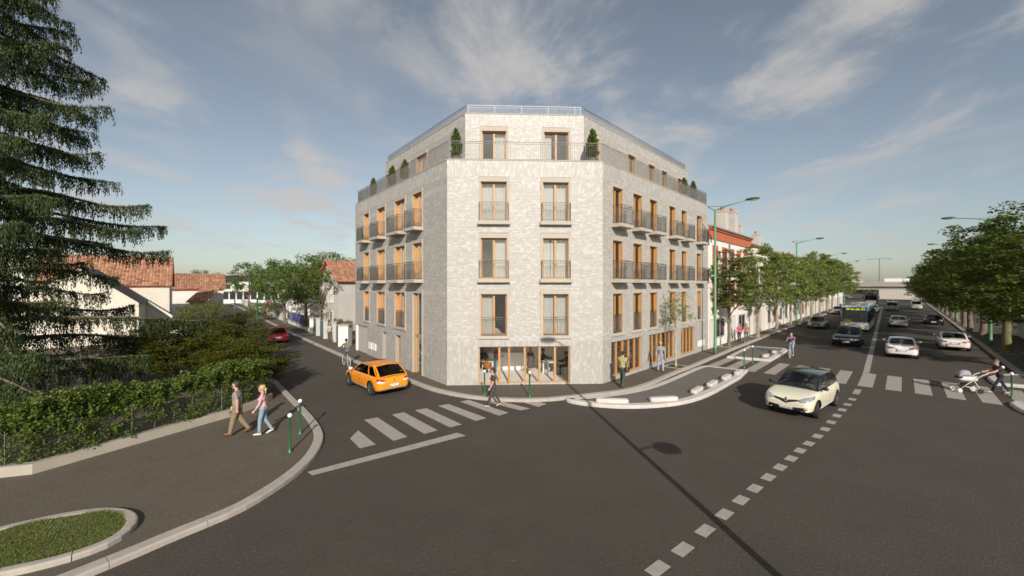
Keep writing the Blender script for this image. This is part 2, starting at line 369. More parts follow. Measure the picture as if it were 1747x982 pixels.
# ---- grass island on the left pavement
gi = smoothline([G(px, py, 0.2) for px, py in ((-320, 985), (-150, 940), (0, 900), (60, 886), (110, 876), (160, 868.5), (200, 867), (228, 873), (236, 886), (222, 905), (180, 930), (100, 957), (0, 980), (-150, 1010), (-320, 1040), (-420, 1020))] + [G(-320, 985, 0.2)], 4)[:-1]
gi = gi[::-1]; n = len(gi)
def poly_in(poly, d):
    r = []
    for i in range(len(poly)):
        a, b_, c = Vector(poly[i - 1]), Vector(poly[i]), Vector(poly[(i + 1) % len(poly)]); t = (c - a).normalized(); r.append((b_.x + t.y * -d, b_.y + t.x * d))
    return r
area = sum(gi[i - 1][0] * gi[i][1] - gi[i][0] * gi[i - 1][1] for i in range(n))
if area < 0: gi = gi[::-1]
rs = resample(gi + [gi[0]], 0.24)[:-1]; ri = poly_in(rs, 0.20)
M_GRASSG = mat('turf', (0.040, 0.055, 0.014), 0.95, var=0.3, vs=4, bump=0.6, bs=60)
gb = tag(MB().sheet(ri, 0.17).build('grass_bed', M_GRASSG), 'oval bed of turf on the left pavement', None, kind='structure')
for i in range(0, len(rs), 4):
    ids = [(i + k) % len(rs) for k in range(min(4, len(rs) - i) + 1)]; A_ = [Vector(rs[k]) for k in ids]; C_ = [Vector(ri[k]) for k in ids]; g = .03; v = []; f = []; m_ = len(ids)
    A_[0], A_[-1] = A_[0].lerp(A_[1], g), A_[-1].lerp(A_[-2], g); C_[0], C_[-1] = C_[0].lerp(C_[1], g), C_[-1].lerp(C_[-2], g)
    for a, c in zip(A_, C_): v += [(*a, .05), (*a, .205), (*a.lerp(c, .05), .225), (*a.lerp(c, .2), .237), (*a.lerp(c, .8), .237), (*a.lerp(c, .95), .225), (*c, .205), (*c, .05)]
    for k in range(m_ - 1): f += [(k * 8 + q, (k + 1) * 8 + q, (k + 1) * 8 + q + 1, k * 8 + q + 1) for q in range(7)]
    f += [tuple(range(8)), tuple(range((m_ - 1) * 8, m_ * 8))[::-1]]; MB().add(v, f).build('edging_stone', M_KERB, gb)
def inside(P, poly):
    x, y = P[:, 0], P[:, 1]; r = np.zeros(len(P), bool); n = len(poly)
    for i in range(n):
        x0, y0 = poly[i - 1]; x1, y1 = poly[i]
        if y0 == y1: continue
        r ^= ((y0 > y) != (y1 > y)) & (x < (x1 - x0) * (y - y0) / (y1 - y0) + x0)
    return r
def grass(name, poly, z, count, h, label, vis=None, parent=None):
    xs = [p[0] for p in poly]; ys = [p[1] for p in poly]
    P = np.column_stack([rng.uniform(min(xs), max(xs), count), rng.uniform(min(ys), max(ys), count)]); P = P[inside(P, poly)]
    if vis is not None: P = P[vis(P)]
    n = len(P); a = rng.uniform(0, 2 * np.pi, n); hh = h * rng.uniform(.4, 1.15, n) * (0.7 + 0.45 * np.sin(P[:, 0] * 2.6 + P[:, 1]) * np.cos(P[:, 1] * 3.1)); lean = rng.uniform(0.1, 0.8, n) * hh; wd = 0.006
    d = np.column_stack([np.cos(a), np.sin(a)]); q = np.column_stack([-d[:, 1], d[:, 0]]); V = np.zeros((n, 4, 3))
    V[:, 0, :2] = P - q * wd; V[:, 1, :2] = P + q * wd; V[:, 0, 2] = V[:, 1, 2] = z
    V[:, 2, :2] = P + d * lean[:, None] * .5 + q * wd * .8; V[:, 2, 2] = z + hh * .65; V[:, 3, :2] = P + d * lean[:, None]; V[:, 3, 2] = z + hh
    c = rng.uniform(.55, 1.35, (n, 1)) * np.array([1, 1, 1]) + rng.uniform(0, .5, (n, 1)) * np.array([.5, .15, 0]); c = np.repeat(c, 4, 0)
    me = fastmesh(name, V.reshape(-1, 3), np.arange(4 * n).reshape(-1, 4), mat('grass_blade', (0.15, 0.19, 0.05), 0.6, attr=True, trans=0.3), c)
    o = link(name, me); 
    if parent: o.parent = parent
    else: tag(o, label, 'grass')
    return tag(o, kind='stuff')
grass('grass', poly_in(rs, 0.21), 0.165, 190000, 0.13, 'short rough grass growing in the oval bed', vis=lambda P: P[:, 0] / P[:, 1] > -1.45)
# ------------------------------------------------------------------ the brick apartment building
class Fac:
    def __init__(s, o, d, nsign=1):
        L = math.hypot(*d); s.o = o; s.d = (d[0] / L, d[1] / L); s.n = (s.d[1] * nsign, -s.d[0] * nsign)
    def P(s, u, z, d=0.0): return (s.o[0] + s.d[0] * u + s.n[0] * d, s.o[1] + s.d[1] * u + s.n[1] * d, z)
    def u(s, px):
        r = (px - CX) / FPX; return (r * s.o[1] - s.o[0]) / (s.d[0] - r * s.d[1])
    def z(s, py, u): return CAMH - (py - HY) / FPX * (s.o[1] + s.d[1] * u)
    def box(s, mb, u0, u1, z0, z1, d0, d1):
        return mb.hexa([s.P(u0, z0, d1), s.P(u1, z0, d1), s.P(u1, z0, d0), s.P(u0, z0, d0), s.P(u0, z1, d1), s.P(u1, z1, d1), s.P(u1, z1, d0), s.P(u0, z1, d0)])
P0 = (-3.37, 20.68); P1 = (4.80, 21.05)
FF = Fac(P0, (P1[0] - P0[0], P1[1] - P0[1])); LF = math.hypot(P1[0] - P0[0], P1[1] - P0[1])
FR = Fac(P1, (0.698, 0.716)); LR = 16.1
FL = Fac(P0, (-0.6285, 0.7778), -1); LL = 14.5
ZP = 11.84                                    # terrace parapet
M_BRICK = mat('pale_brick', (0.44, 0.416, 0.386), 0.5, attr=True, var=0.04, vs=30)
M_MORT = mat('mortar', (0.34, 0.315, 0.28), 0.9)
M_SURR = mat('precast_concrete', (0.42, 0.38, 0.32), 0.8, var=0.05, vs=2, bump=0.08, bs=50)
M_WOOD = mat('oiled_timber', (0.45, 0.24, 0.088), 0.5, var=0.22, vs=3, stretch=(14, 14, 1.2), bump=0.08, bs=20)
M_GLASS = glass('window_glass', (0.97, 0.975, 0.97), 1.5, 1.6)
M_GLASS2 = glass('shop_glass', (0.99, 0.99, 0.985), 1.45, 0.8)
M_RAIL = mat('railing_metal', (0.085, 0.075, 0.062), 0.5, metal=0.2)
M_RAILF = mat('railing_grey', (0.12, 0.108, 0.095), 0.5, metal=0.2)
M_RAILT = mat('railing_terrace', (0.13, 0.12, 0.105), 0.5)
M_RAILW = mat('railing_bright', (0.56, 0.54, 0.51), 0.5)
M_CURT = mat('curtain', (0.56, 0.55, 0.51), 0.9, var=0.12, vs=9, stretch=(8, 8, 0.2), trans=0.25)
M_PLAST = mat('plaster', (0.80, 0.77, 0.72), 0.9)
M_FLOOR = mat('pale_floor', (0.84, 0.81, 0.76), 0.6, var=0.03, vs=2)
M_GREY = mat('grey_panel', (0.40, 0.375, 0.34), 0.7, var=0.04)
bld = thing('apartment_building', 'pale brick corner apartment building with timber windows and setback top floor', 'building', (0.7, 24, 0))
bname = 'brick_facing'
def rects_free(z0, z1, u0, u1, holes):
    iv = [(u0, u1)]
    for a, b, c, d in holes:
        if c < z1 - 1e-4 and d > z0 + 1e-4:
            nv = []
            for p, q in iv:
                if b <= p or a >= q: nv.append((p, q)); continue
                if a > p: nv.append((p, a))
                if b < q: nv.append((b, q))
            iv = nv
    return [x for x in iv if x[1] - x[0] > 0.02]
def bricks(F, L, z0, z1, holes, soldier, base=0.0, name='brick_facing', face_shade=1.0):
    """courses of long bricks, standing upright inside the soldier bands; clipped at the openings"""
    B = []; z = z0; rnd = random.Random(int(L * 100) + int(z0 * 10))
    edges = sorted({z0, z1} | {e for s in soldier for e in s if z0 < e < z1})
    for k in range(len(edges) - 1):
        a, b = edges[k], edges[k + 1]; up = any(s[0] <= a + 1e-4 and s[1] >= b - 1e-4 for s in soldier)
        if not up:
            nr = max(1, round((b - a) / 0.078)); h = (b - a) / nr
            for r in range(nr):
                for p, q in rects_free(a + r * h, a + (r + 1) * h, 0, L, holes):
                    u = p; first = rnd.uniform(.08, .4)
                    while u < q - 1e-3:
                        l = first if u == p else rnd.choice((.12, .16, .20, .25)); e = min(q, u + l)
                        if q - e < .05: e = q
                        B.append((u + .004, e - .004, a + r * h + .005, a + (r + 1) * h - .005)); u = e
        else:
            nr = max(1, round((b - a) / 0.21)); h = (b - a) / nr; nc = round(L / 0.082); cw = L / nc; seg = 4
            cuts = [[a] + [a + (r + rnd.uniform(-.42, .42)) * h for r in range(1, nr)] + [b] for _ in range(nc)]
            for c in range(nc):
                uu0, uu1 = c * cw, (c + 1) * cw; zs = sorted(cuts[c])
                blk = [(x[2], x[3], x[0], x[1]) for x in holes]     # swap axes: free z intervals in this column
                for p, q in rects_free(uu0 + .02, uu1 - .02, a, b, blk):
                    cc = [p] + [t for t in zs if p + .06 < t < q - .06] + [q]
                    for i in range(len(cc) - 1): B.append((uu0 + .005, uu1 - .005, cc[i] + .004, cc[i + 1] - .004))
    A = np.array(B); n = len(A); o = np.array(F.o); d = np.array(F.d); nn = np.array(F.n)
    dep = base + 0.007 + rng.uniform(-.0015, .0025, n); tu = rng.uniform(-.0015, .0015, n); tz = rng.uniform(-.001, .001, n)
    V = np.zeros((n, 8, 3)); k = 0
    for (iu, iz, su, sz) in ((0, 2, -1, -1), (1, 2, 1, -1), (1, 3, 1, 1), (0, 3, -1, 1)):
        for back in (0, 1):
            dd = np.full(n, base - .004) if back else dep + tu * su + tz * sz
            V[:, k + 4 * back, :2] = o + d * A[:, iu][:, None] + nn * dd[:, None]; V[:, k + 4 * back, 2] = A[:, iz]
        k += 1
    f = np.array([(0, 1, 2, 3), (0, 4, 5, 1), (1, 5, 6, 2), (2, 6, 7, 3), (3, 7, 4, 0)])
    Q = (np.arange(n)[:, None, None] * 8 + f[None]).reshape(-1, 4)
    g = np.clip(rng.normal(.95, .04, n), .84, 1.06); g = np.where(rng.random(n) < .22, rng.uniform(1.06, 1.2, n), g); g = np.where(A[:, 3] < 2.40, g * .90, g); g *= face_shade
    warm = rng.uniform(-.02, .03, n); C = np.stack([g * (1 + warm), g, g * (1 - warm)], 1); C = np.repeat(C, 8, 0)
    o_ = link(name, fastmesh(name, V.reshape(-1, 3), Q, M_BRICK, C), bld, True); tag(o_, kind='stuff')
def wall(F, L, z0, z1, holes, name='wall', d=0.0, depth=0.32, m=None):
    """backing wall with openings and their reveals"""
    us = sorted({0, L} | {x for h in holes for x in h[:2]}); zs = sorted({z0, z1} | {x for h in holes for x in h[2:] if z0 < x < z1}); mb = MB()
    for i in range(len(us) - 1):
        for j in range(len(zs) - 1):
            cu, cz = (us[i] + us[i + 1]) / 2, (zs[j] + zs[j + 1]) / 2
            if any(h[0] < cu < h[1] and h[2] < cz < h[3] for h in holes): continue
            mb.add([F.P(us[i], zs[j], d), F.P(us[i + 1], zs[j], d), F.P(us[i + 1], zs[j + 1], d), F.P(us[i], zs[j + 1], d)], [(0, 1, 2, 3)])
            mb.add([F.P(us[i], zs[j], d - depth), F.P(us[i + 1], zs[j], d - depth), F.P(us[i + 1], zs[j + 1], d - depth), F.P(us[i], zs[j + 1], d - depth)], [(3, 2, 1, 0)])
    for a, b, c, e in holes:
        for p, q in (((a, c), (b, c)), ((b, c), (b, e)), ((b, e), (a, e)), ((a, e), (a, c))):
            mb.add([F.P(p[0], p[1], d), F.P(q[0], q[1], d), F.P(q[0], q[1], d - depth), F.P(p[0], p[1], d - depth)], [(0, 1, 2, 3)])
    mb.build(name, m or M_MORT, bld, world=True)
def railing(F, u0, u1, z0, z1, d, ret=0.0, m=None, pitch=0.095, name='railing', parent=None, posts=None, br=.0062):
    """bars between two rails; ret = depth of the side returns of a balcony"""
    mb = MB(); br = .012 if m is None else br; pitch = .078 if m is None else pitch
    runs = [((u0, d), (u1, d))] + ([((u0, d), (u0, d - ret)), ((u1, d), (u1, d - ret))] if ret else [])
    for (a, da), (b, db) in runs:
        A = lambda t, z: F.P(a + (b - a) * t, z, da + (db - da) * t)
        for zz, r in ((z1, .018), (z1 - .11, .010), (z0 + .07, .012)): mb.bar(A(0, zz), A(1, zz), r)
        L = math.hypot(b - a, db - da); nb = max(1, round(L / pitch))
        for k in range(nb + 1):
            t = k / nb; end = k in (0, nb) or (posts and k % posts == 0); mb.bar(A(t, z0), A(t, z1 if end else z1 - .11), .017 if end else br)
            if not end and k % 2 == 0: mb.bar(A(t, z1 - .11), A(min(1, t + .5 / nb), z1), .006, 3)
    return mb.build(name, m or M_RAIL, parent or bld, world=True)
def window(F, u0, u1, z0, z1, slab=0.0, rail='in', surround=True, split=2, curtain=0.0, flip=1, base=0.0, railm=None, ru=0.12, railh=1.0):
    """timber window: frame (part) with panes, lining, curtain, precast surround and its railing"""
    b = base; mb = MB(); f = .07; dd = (b - .24, b - .17)
    for p in ((u0, u0 + f, z0, z1), (u1 - f, u1, z0, z1), (u0 + f, u1 - f, z1 - f, z1), (u0 + f, u1 - f, z0, z0 + f)): F.box(mb, *p, *dd)
    edges = [u0 + f]
    for k in range(1, split):
        c = u0 + (u1 - u0) * k / split; F.box(mb, c - .055, c + .055, z0 + f, z1 - f, dd[0] - .005, dd[1] + .012); edges += [c - .055, c + .055]
    edges.append(u1 - f)
    for p in ((u0 - .002, u0 + .028, z0, z1), (u1 - .028, u1 + .002, z0, z1), (u0, u1, z1 - .028, z1 + .002)): F.box(mb, *p, b - .168, b - .02)
    win = mb.build('window', M_WOOD, bld, world=True)
    for k in range(0, len(edges), 2):
        F.box(MB(), edges[k], edges[k + 1], z0 + f, z1 - f, b - .210, b - .200).build('pane', M_GLASS, win, world=True)
    if surround:
        s = MB(); w_ = .12; o1 = b + .045
        F.box(s, u0 - w_, u1 + w_, z1, z1 + .22, b - .015, o1); F.box(s, u0 - w_, u0 - .001, z0, z1, b - .015, o1 - .003); F.box(s, u1 + .001, u1 + w_, z0, z1, b - .015, o1 - .003)
        if not slab: F.box(s, u0 - w_ - .02, u1 + w_ + .02, z0 - .17, z0, b - .2, b + .085)
        s.build('surround', M_SURR, win, world=True)
    if slab:
        s = MB(); F.box(s, u0 - w_ - .04, u1 + w_ + .04, z0 - .20, z0 - .005, b - .2, b + slab); beveled(s.build('balcony_slab', M_SURR, win, world=True), .015)
    if curtain:
        pts = []; nn = 22; a, c = (u0 + .06, u0 + .06 + (u1 - u0) * curtain) if flip > 0 else (u1 - .06 - (u1 - u0) * curtain, u1 - .06); mbc = MB()
        for k in range(nn + 1):
            t = a + (c - a) * k / nn; o = -.40 + .03 * math.sin(k * 1.9); pts += [F.P(t, z0 + .03, b + o), F.P(t, z1 - .02, b + o)]
        mbc.add(pts, [(2 * k, 2 * k + 2, 2 * k + 3, 2 * k + 1) for k in range(nn)]); mbc.build('curtain', M_CURT, win, True, True)
    if rail == 'in': railing(F, u0 + .02, u1 - .02, z0 + .02, z0 + railh, b - .05, m=railm)
    elif rail == 'ledge': railing(F, u0 - .06, u1 + .06, z0, z0 + railh, b + slab - .05, slab - .06, m=railm)
    return win
# ---- openings
Z1, Z2, Z3 = (2.69, 4.86), (5.66, 7.79), (8.67, 10.73)
front_cols = [(FF.u(820), FF.u(865)), (FF.u(926), FF.u(970))]
right_cols = [(FR.u(a), FR.u(b)) for a, b in ((1045, 1062), (1079.6, 1095), (1107.7, 1121), (1141, 1152), (1162, 1171), (1188, 1196))]
left_cols = [(FL.u(b), FL.u(a)) for a, b in ((705, 720), (674, 691), (644, 657), (621.5, 630))]
shopF = (FF.u(816.3), FF.u(972.5)); doorU = FF.u(868.7)
def sur(u, z, s=0.0): return (u[0] - .12, u[1] + .12, z[0] - (.19 if s else .17), z[1] + .22)
hF = [(c[0], c[1], *z) for c in front_cols for z in (Z1, Z2, Z3)] + [(shopF[0], doorU, 0.15, 2.11), (doorU, shopF[1], .21, 2.11)]
bF = [sur(c, z, z != Z1) for c in front_cols for z in (Z1, Z2, Z3)] + hF[-2:]
SG = [0, 2.38]
solF = [(0, 2.38), (4.78, 5.02), (10.28, 10.62), (11.0, ZP)]
shopR = [(FR.u(a), FR.u(b)) for a, b in ((1043, 1095), (1108, 1151), (1162, 1185))]
hR = [(c[0], c[1], *z) for c in right_cols for z in (Z1, Z2, Z3)] + [(a, b, .30, 2.2) for a, b in shopR]
bR = [sur(c, z, z != Z1) for c in right_cols for z in (Z1, Z2, Z3)] + hR[-3:]
tall = left_cols[0]; gar = (FL.u(627), FL.u(606.5)); d1 = (FL.u(659), FL.u(652.5)); d2 = (FL.u(683.5), FL.u(674.5))
hL = [(c[0], c[1], *z) for c in left_cols for z in (Z2, Z3)] + [(c[0], c[1], *Z1) for c in left_cols[1:]] + [(tall[0], tall[1], .02, 4.86), (gar[0], gar[1], .02, 2.2), (d1[0], d1[1], .02, 2.12), (d2[0], d2[1], .02, 2.12)]
bL = [sur(c, z, z != Z1) for c in left_cols for z in (Z2, Z3)] + [sur(c, Z1) for c in left_cols[1:]] + [(tall[0] - .12, tall[1] + .12, .0, 5.08)] + hL[-3:]
for F, L, h, b, face_shade in ((FF, LF, hF, bF, 1.0), (FR, LR, hR, bR, .97), (FL, LL, hL, bL, .95)):  # side faces get darker bricks: their shade is put into the colour
    wall(F, L, -.1, ZP, h); bricks(F, L, 0.02, ZP, b, solF, face_shade=face_shade)
    cp = MB(); F.box(cp, 0.03, L - .03, ZP, ZP + .05, -.3, .03); cp.build('coping', M_SURR, bld, world=True)
# ---- windows
cur = {(0, 0): .5, (1, 0): .9, (0, 1): .45, (1, 1): .9, (0, 2): .92, (1, 2): .92}
for i, c in enumerate(front_cols):
    for j, z in enumerate((Z1, Z2, Z3)):
        window(FF, c[0], c[1], z[0], z[1], slab=0 if j == 0 else .26, rail='in' if j == 0 else 'ledge', curtain=cur[(i, j)], flip=1 if (i + j) % 2 == 0 else -1, railh=.95, railm=M_RAILF)
for i, c in enumerate(right_cols):
    for j, z in enumerate((Z1, Z2, Z3)):
        window(FR, c[0], c[1], z[0], z[1], slab=0 if j == 0 else .62, rail='in' if j == 0 else 'ledge', curtain=.35 if (i * 3 + j) % 2 else 0.0, flip=1 if i % 2 else -1)
for i, c in enumerate(left_cols):
    for j, z in enumerate((Z1, Z2, Z3)):
        if i == 0 and j == 0: continue
        window(FL, c[0], c[1], z[0], z[1], slab=0 if j == 0 else .58, rail='in' if j == 0 else 'ledge', curtain=.35 if (i + j) % 2 else 0.0, flip=-1)
def glazing(F, name, u0, u1, z0, z1, mull, surround=False, transom=None, b=0.0, lowsill=None):
    """shop front: timber posts (part) with one pane between each pair"""
    mb = MB(); f = .055; F.box(mb, u0, u1, z1 - .06, z1, b - .22, b - .12)
    if lowsill: F.box(mb, u0, lowsill[0], lowsill[1], lowsill[1] + .05, b - .22, b - .12); F.box(mb, lowsill[0], u1, z0, z0 + .05, b - .22, b - .12)
    else: F.box(mb, u0, u1, z0, z0 + .06, b - .22, b - .12)
    for m_ in mull:
        lo = lowsill[1] if lowsill and m_ < lowsill[0] + .01 else z0; F.box(mb, max(u0, m_ - f), min(u1, m_ + f), lo + .03, z1 - .03, b - .23, b - .09)
    if transom: F.box(mb, u0, u1, transom - .08, transom + .08, b - .225, b - .11)
    win = mb.build(name, M_WOOD, bld, world=True)
    for k in range(len(mull) - 1):
        lo = lowsill[1] if lowsill and mull[k] < lowsill[0] - .01 else z0
        F.box(MB(), mull[k] + f, mull[k + 1] - f, lo + .05, z1 - .06, b - .178, b - .168).build('pane', M_GLASS2, win, world=True)
    return win
glazing(FF, 'shop_front', shopF[0], shopF[1], .21, 2.11, [FF.u(x) for x in (816.8, 852, 868.7, 895.5, 920.7, 947.2, 972)], lowsill=(doorU, .15))
for (a, b), n in zip(shopR, (5, 6, 4)):
    glazing(FR, 'shop_front', a, b, .30, 2.2, [a + (b - a) * k / n for k in range(n + 1)])
glazing(FL, 'entrance_door', tall[0], tall[1], .02, 4.86, [tall[0] + .05, tall[1] - .05], transom=2.35)
s = MB(); FL.box(s, tall[0] - .14, tall[1] + .14, 4.86, 5.1, -.01, .05); FL.box(s, tall[0] - .14, tall[0] - .001, .0, 4.86, -.01, .047); FL.box(s, tall[1] + .001, tall[1] + .14, 0, 4.86, -.01, .047); s.build('door_surround', M_SURR, bld, world=True)
for dd in (d1, d2): s = MB(); FL.box(s, dd[0], dd[1], .02, 2.12, -.30, -.24); FL.box(s, dd[0], dd[0] + .05, .02, 2.12, -.239, -.16); s.build('door', M_WOOD, bld, world=True)
s = MB(); ng = 16
for k in range(ng): a = gar[0] + (gar[1] - gar[0]) * k / ng; FL.box(s, a + .008, a + (gar[1] - gar[0]) / ng - .008, .03, 2.19, -.16, -.10 if k % 2 else -.112)
FL.box(s, gar[0], gar[1], .03, 2.19, -.2, -.158); s.build('garage_door', M_GREY, bld, world=True)
M_WHITE = mat('white_paint', (0.78, 0.75, 0.70), 0.6)
for a, b in ((636.5, 642), (629.5, 635)): s = MB(); FL.box(s, FL.u(b), FL.u(a), .62, 1.1, .0, .06); s.build('meter_box', M_WHITE, bld, world=True)
for a, b in ((1190, 1194.5), (1196, 1200.5)): s = MB(); FR.box(s, FR.u(a), FR.u(b), .55, 1.0, .0, .06); s.build('meter_box', M_WHITE, bld, world=True)
s = MB(); FR.box(s, FR.u(1187.2), FR.u(1187.9), 0, 4.9, .02, .1); s.build('downpipe', M_GREY, bld, world=True)
# ---- setback attic
def xline(Fa, da, Fb, db):
    a = Vector(Fa.P(0, 0, da)).xy; b = Vector(Fb.P(0, 0, db)).xy; da_, db_ = Vector(Fa.d), Vector(Fb.d)
    den = da_.x * db_.y - da_.y * db_.x; t = ((b.x - a.x) * db_.y - (b.y - a.y) * db_.x) / den; return tuple(a + da_ * t)
SB = 1.62; ZA, ZT = 11.6, 14.95
A0 = xline(FF, -SB, FL, -SB); A1 = xline(FF, -SB, FR, -SB)
AF = Fac(A0, (A1[0] - A0[0], A1[1] - A0[1])); AR = Fac(A1, FR.d); AL = Fac(A0, FL.d, -1)
LAF = math.hypot(A1[0] - A0[0], A1[1] - A0[1]); LAR = AR.u(1173); LAL = AL.u(658)
za = (12.0, 14.0)
aw = [(AF.u(822), AF.u(864)), (AF.u(928), AF.u(970))]
arw = [(AR.u(a), AR.u(b)) for a, b in ((1003, 1022), (1071, 1084), (1106, 1117), (1128.5, 1138), (1156, 1164))]
alw = [(AL.u(b), AL.u(a)) for a, b in ((711, 728), (687, 698), (667, 675))]
for F, L, ws, face_shade in ((AF, LAF, aw, 1.0), (AR, LAR, arw, .97), (AL, LAL, alw, .95)):  # attic sides likewise carry shade in their brick colour
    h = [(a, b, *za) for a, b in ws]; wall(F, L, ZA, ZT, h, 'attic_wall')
    bricks(F, L, ZA + .2, ZT, [(a - .12, b + .12, za[0] - .17, za[1] + .22) for a, b in ws], [(14.35, ZT)], name='attic_brick_facing', face_shade=face_shade)
    for k, (a, b) in enumerate(ws): window(F, a, b, za[0], za[1], rail=None, curtain=.45 if k % 2 == 0 else .3, flip=1 if k % 2 else -1)
    cp = MB(); F.box(cp, .02, L - .02, ZT, ZT + .05, -.3, .03); cp.build('attic_coping', M_SURR, bld, world=True)
    railing(F, .15, L - .15, ZT + .04, ZT + .55, -.15, m=M_RAILW if F is AF else M_RAIL, pitch=.085, name='roof_railing', posts=18, br=.0062 if F is AF else .012)
for F, L in ((FF, LF), (FR, LR), (FL, LL)):
    railing(F, .08, L - .08, ZP + .04, ZP + 1.02, -.10, m=M_RAILT if F is FF else M_RAIL, pitch=.10 if F is FF else .085, name='terrace_railing', posts=16, br=.0062 if F is FF else .013)
# ---- the inside: slabs, core, back walls
def backpoly(d, k0, k1):
    a, b = Vector(FL.P(LL - k0, 0, -d)).xy, Vector(FR.P(LR - k1, 0, -d)).xy
    return [tuple(a), xline(FL, -d, FF, -d), xline(FF, -d, FR, -d), tuple(b)]
PB = backpoly(.33, .05, .05)
MB().prism(backpoly(.30, .02, .02), ZP - .12, ZP - .06).build('terrace_floor', M_SURR, bld, world=True)
for z in (2.42, 5.40, 8.42, 11.5): MB().prism(PB, z, z + .2).build('floor_slab', M_PLAST, bld, world=True)
MB().prism(PB, -.02, .15).build('shop_floor', M_FLOOR, bld, world=True)
ap = [tuple(Vector(AL.P(LAL, 0, -.33)).xy), xline(AL, -.33, AF, -.33), xline(AF, -.33, AR, -.33), tuple(Vector(AR.P(LAR, 0, -.33)).xy)]
MB().prism(ap, ZT - .35, ZT - .12).build('roof_slab', M_GREY, bld, world=True)
bk = MB(); pe = [Vector(FL.P(LL, 0, 0)).xy, Vector(FR.P(LR, 0, 0)).xy]; mid = (pe[0] + pe[1]) / 2 + Vector((0, -1.5))
bk.prism([tuple(pe[0]), tuple(mid), tuple(pe[1]), tuple(pe[1] + Vector((0, .3))), tuple(mid + Vector((0, .3))), tuple(pe[0] + Vector((0, .3)))], -.1, ZP)
bk.build('rear_wall', M_PLAST, bld, world=True)
ae = [Vector(AL.P(LAL, 0, 0)).xy, Vector(AR.P(LAR, 0, 0)).xy]
bk = MB().prism([tuple(ae[0]), tuple(ae[1]), tuple(ae[1] + Vector((0, .3))), tuple(ae[0] + Vector((0, .3)))], ZA, ZT).build('attic_rear_wall', M_PLAST, bld, world=True)
core = backpoly(5.2, .2, .2); MB().prism(core, 2.62, 11.5).build('inner_wall', M_PLAST, bld, world=True)
core = backpoly(4.5, .2, .2); MB().prism(core, .05, 2.42).build('shop_inner_wall', M_PLAST, bld, world=True)
def part(F, u, z0, z1, d0, d1): s = MB(); F.box(s, u - .06, u + .06, z0, z1, d0, d1); s.build('partition', M_PLAST, bld, world=True)
for z in (2.62, 5.60, 8.62):
    part(FF, LF * .5, z, z + 2.8, -4.6, -.34)
    for c in (.32, .62): part(FR, LR * c, z, z + 2.8, -4.9, -.34); part(FL, LL * c, z, z + 2.8, -4.9, -.34)
# ------------------------------------------------------------------ trees, hedge, shrubs
def rndunit(n): v = rng.normal(size=(n, 3)); return v / np.linalg.norm(v, axis=1, keepdims=True)
def leaves(name, C, size, m, flat=0.4, ratio=0.55, tint=None, axis=None, droop=0.0):
    """one rhombic leaf per centre; flat pulls the leaf planes level"""
    n = len(C); nrm = rndunit(n); nrm[:, 2] += np.sign(rng.random(n) - .3) * flat * 2; nrm /= np.linalg.norm(nrm, axis=1, keepdims=True)
    a = np.cross(nrm, rndunit(n)) if axis is None else axis + rndunit(n) * .3
    a[:, 2] -= droop; a /= np.maximum(1e-6, np.linalg.norm(a, axis=1, keepdims=True)); b = np.cross(nrm, a); b /= np.maximum(1e-6, np.linalg.norm(b, axis=1, keepdims=True))
    l = (size * rng.uniform(.6, 1.25, n))[:, None]; V = np.stack([C - a * l * .5, C + b * l * ratio * .5 - a * l * .05, C + a * l * .5, C - b * l * ratio * .5 - a * l * .05], 1)
    g = rng.uniform(.6, 1.3, (n, 1)); y = rng.uniform(0, 1, (n, 1)); c = g * np.concatenate([.85 + .4 * y, .95 + .1 * y, .9 - .3 * y], 1)
    if tint is not None: c = c * tint
    return fastmesh(name, V.reshape(-1, 3), np.arange(4 * n).reshape(-1, 4), m, np.repeat(c, 4, 0))
def clumps(n, c, r, inner=.45, low=-.75):
    d = rndunit(n * 3); d = d[d[:, 2] > low][:n]; k = len(d); f = inner + (1 - inner) * rng.random(k) ** .6
    f *= 1 + .16 * np.sin(d[:, 0] * 5 + c[0]) * np.cos(d[:, 1] * 4 + d[:, 2] * 3)
    return np.array(c) + d * np.array(r) * f[:, None]
def fill(cl, per, r):
    n = len(cl); P = rndunit(n * per) * (rng.random((n * per, 1)) ** .45) * np.array(r); s = np.repeat(rng.uniform(.6, 1.25, n), per)[:, None]
    return np.repeat(cl, per, 0) + P * s
def limb(mb, a, b, r0, r1, sag=0.0, n=5, seg=5, wob=.06):
    a, b = Vector(a), Vector(b); L = (b - a).length; pts = []
    for k in range(seg + 1):
        t = k / seg; p = a.lerp(b, t); p.z += sag * math.sin(t * math.pi) * L
        if 0 < k < seg: p += Vector((random.uniform(-1, 1), random.uniform(-1, 1), random.uniform(-.5, .5))) * wob * L * .4
        pts.append(p)
    mb.tube(pts, [r0 + (r1 - r0) * (k / seg) for k in range(seg + 1)], n, False); return pts
M_BARK = mat('bark', (0.16, 0.125, 0.09), 0.9, var=0.25, vs=5, stretch=(1, 1, .3), bump=0.6, bs=18)
M_BARKM = mat('mossy_bark', (0.14, 0.135, 0.055), 0.9, var=0.35, vs=3, bump=0.6, bs=18)
M_BARKP = mat('pale_bark', (0.30, 0.25, 0.19), 0.9, var=0.2, vs=5, stretch=(1, 1, .3), bump=0.4, bs=25)
def leafmat(name, c): return mat(name, c, 0.55, attr=True, trans=0.32, spec=0.35)
L_STREET = leafmat('street_leaf', (0.19, 0.245, 0.080)); L_DARK = leafmat('avenue_leaf', (0.110, 0.155, 0.034)); L_HEDGE = leafmat('hedge_leaf', (0.100, 0.150, 0.030))
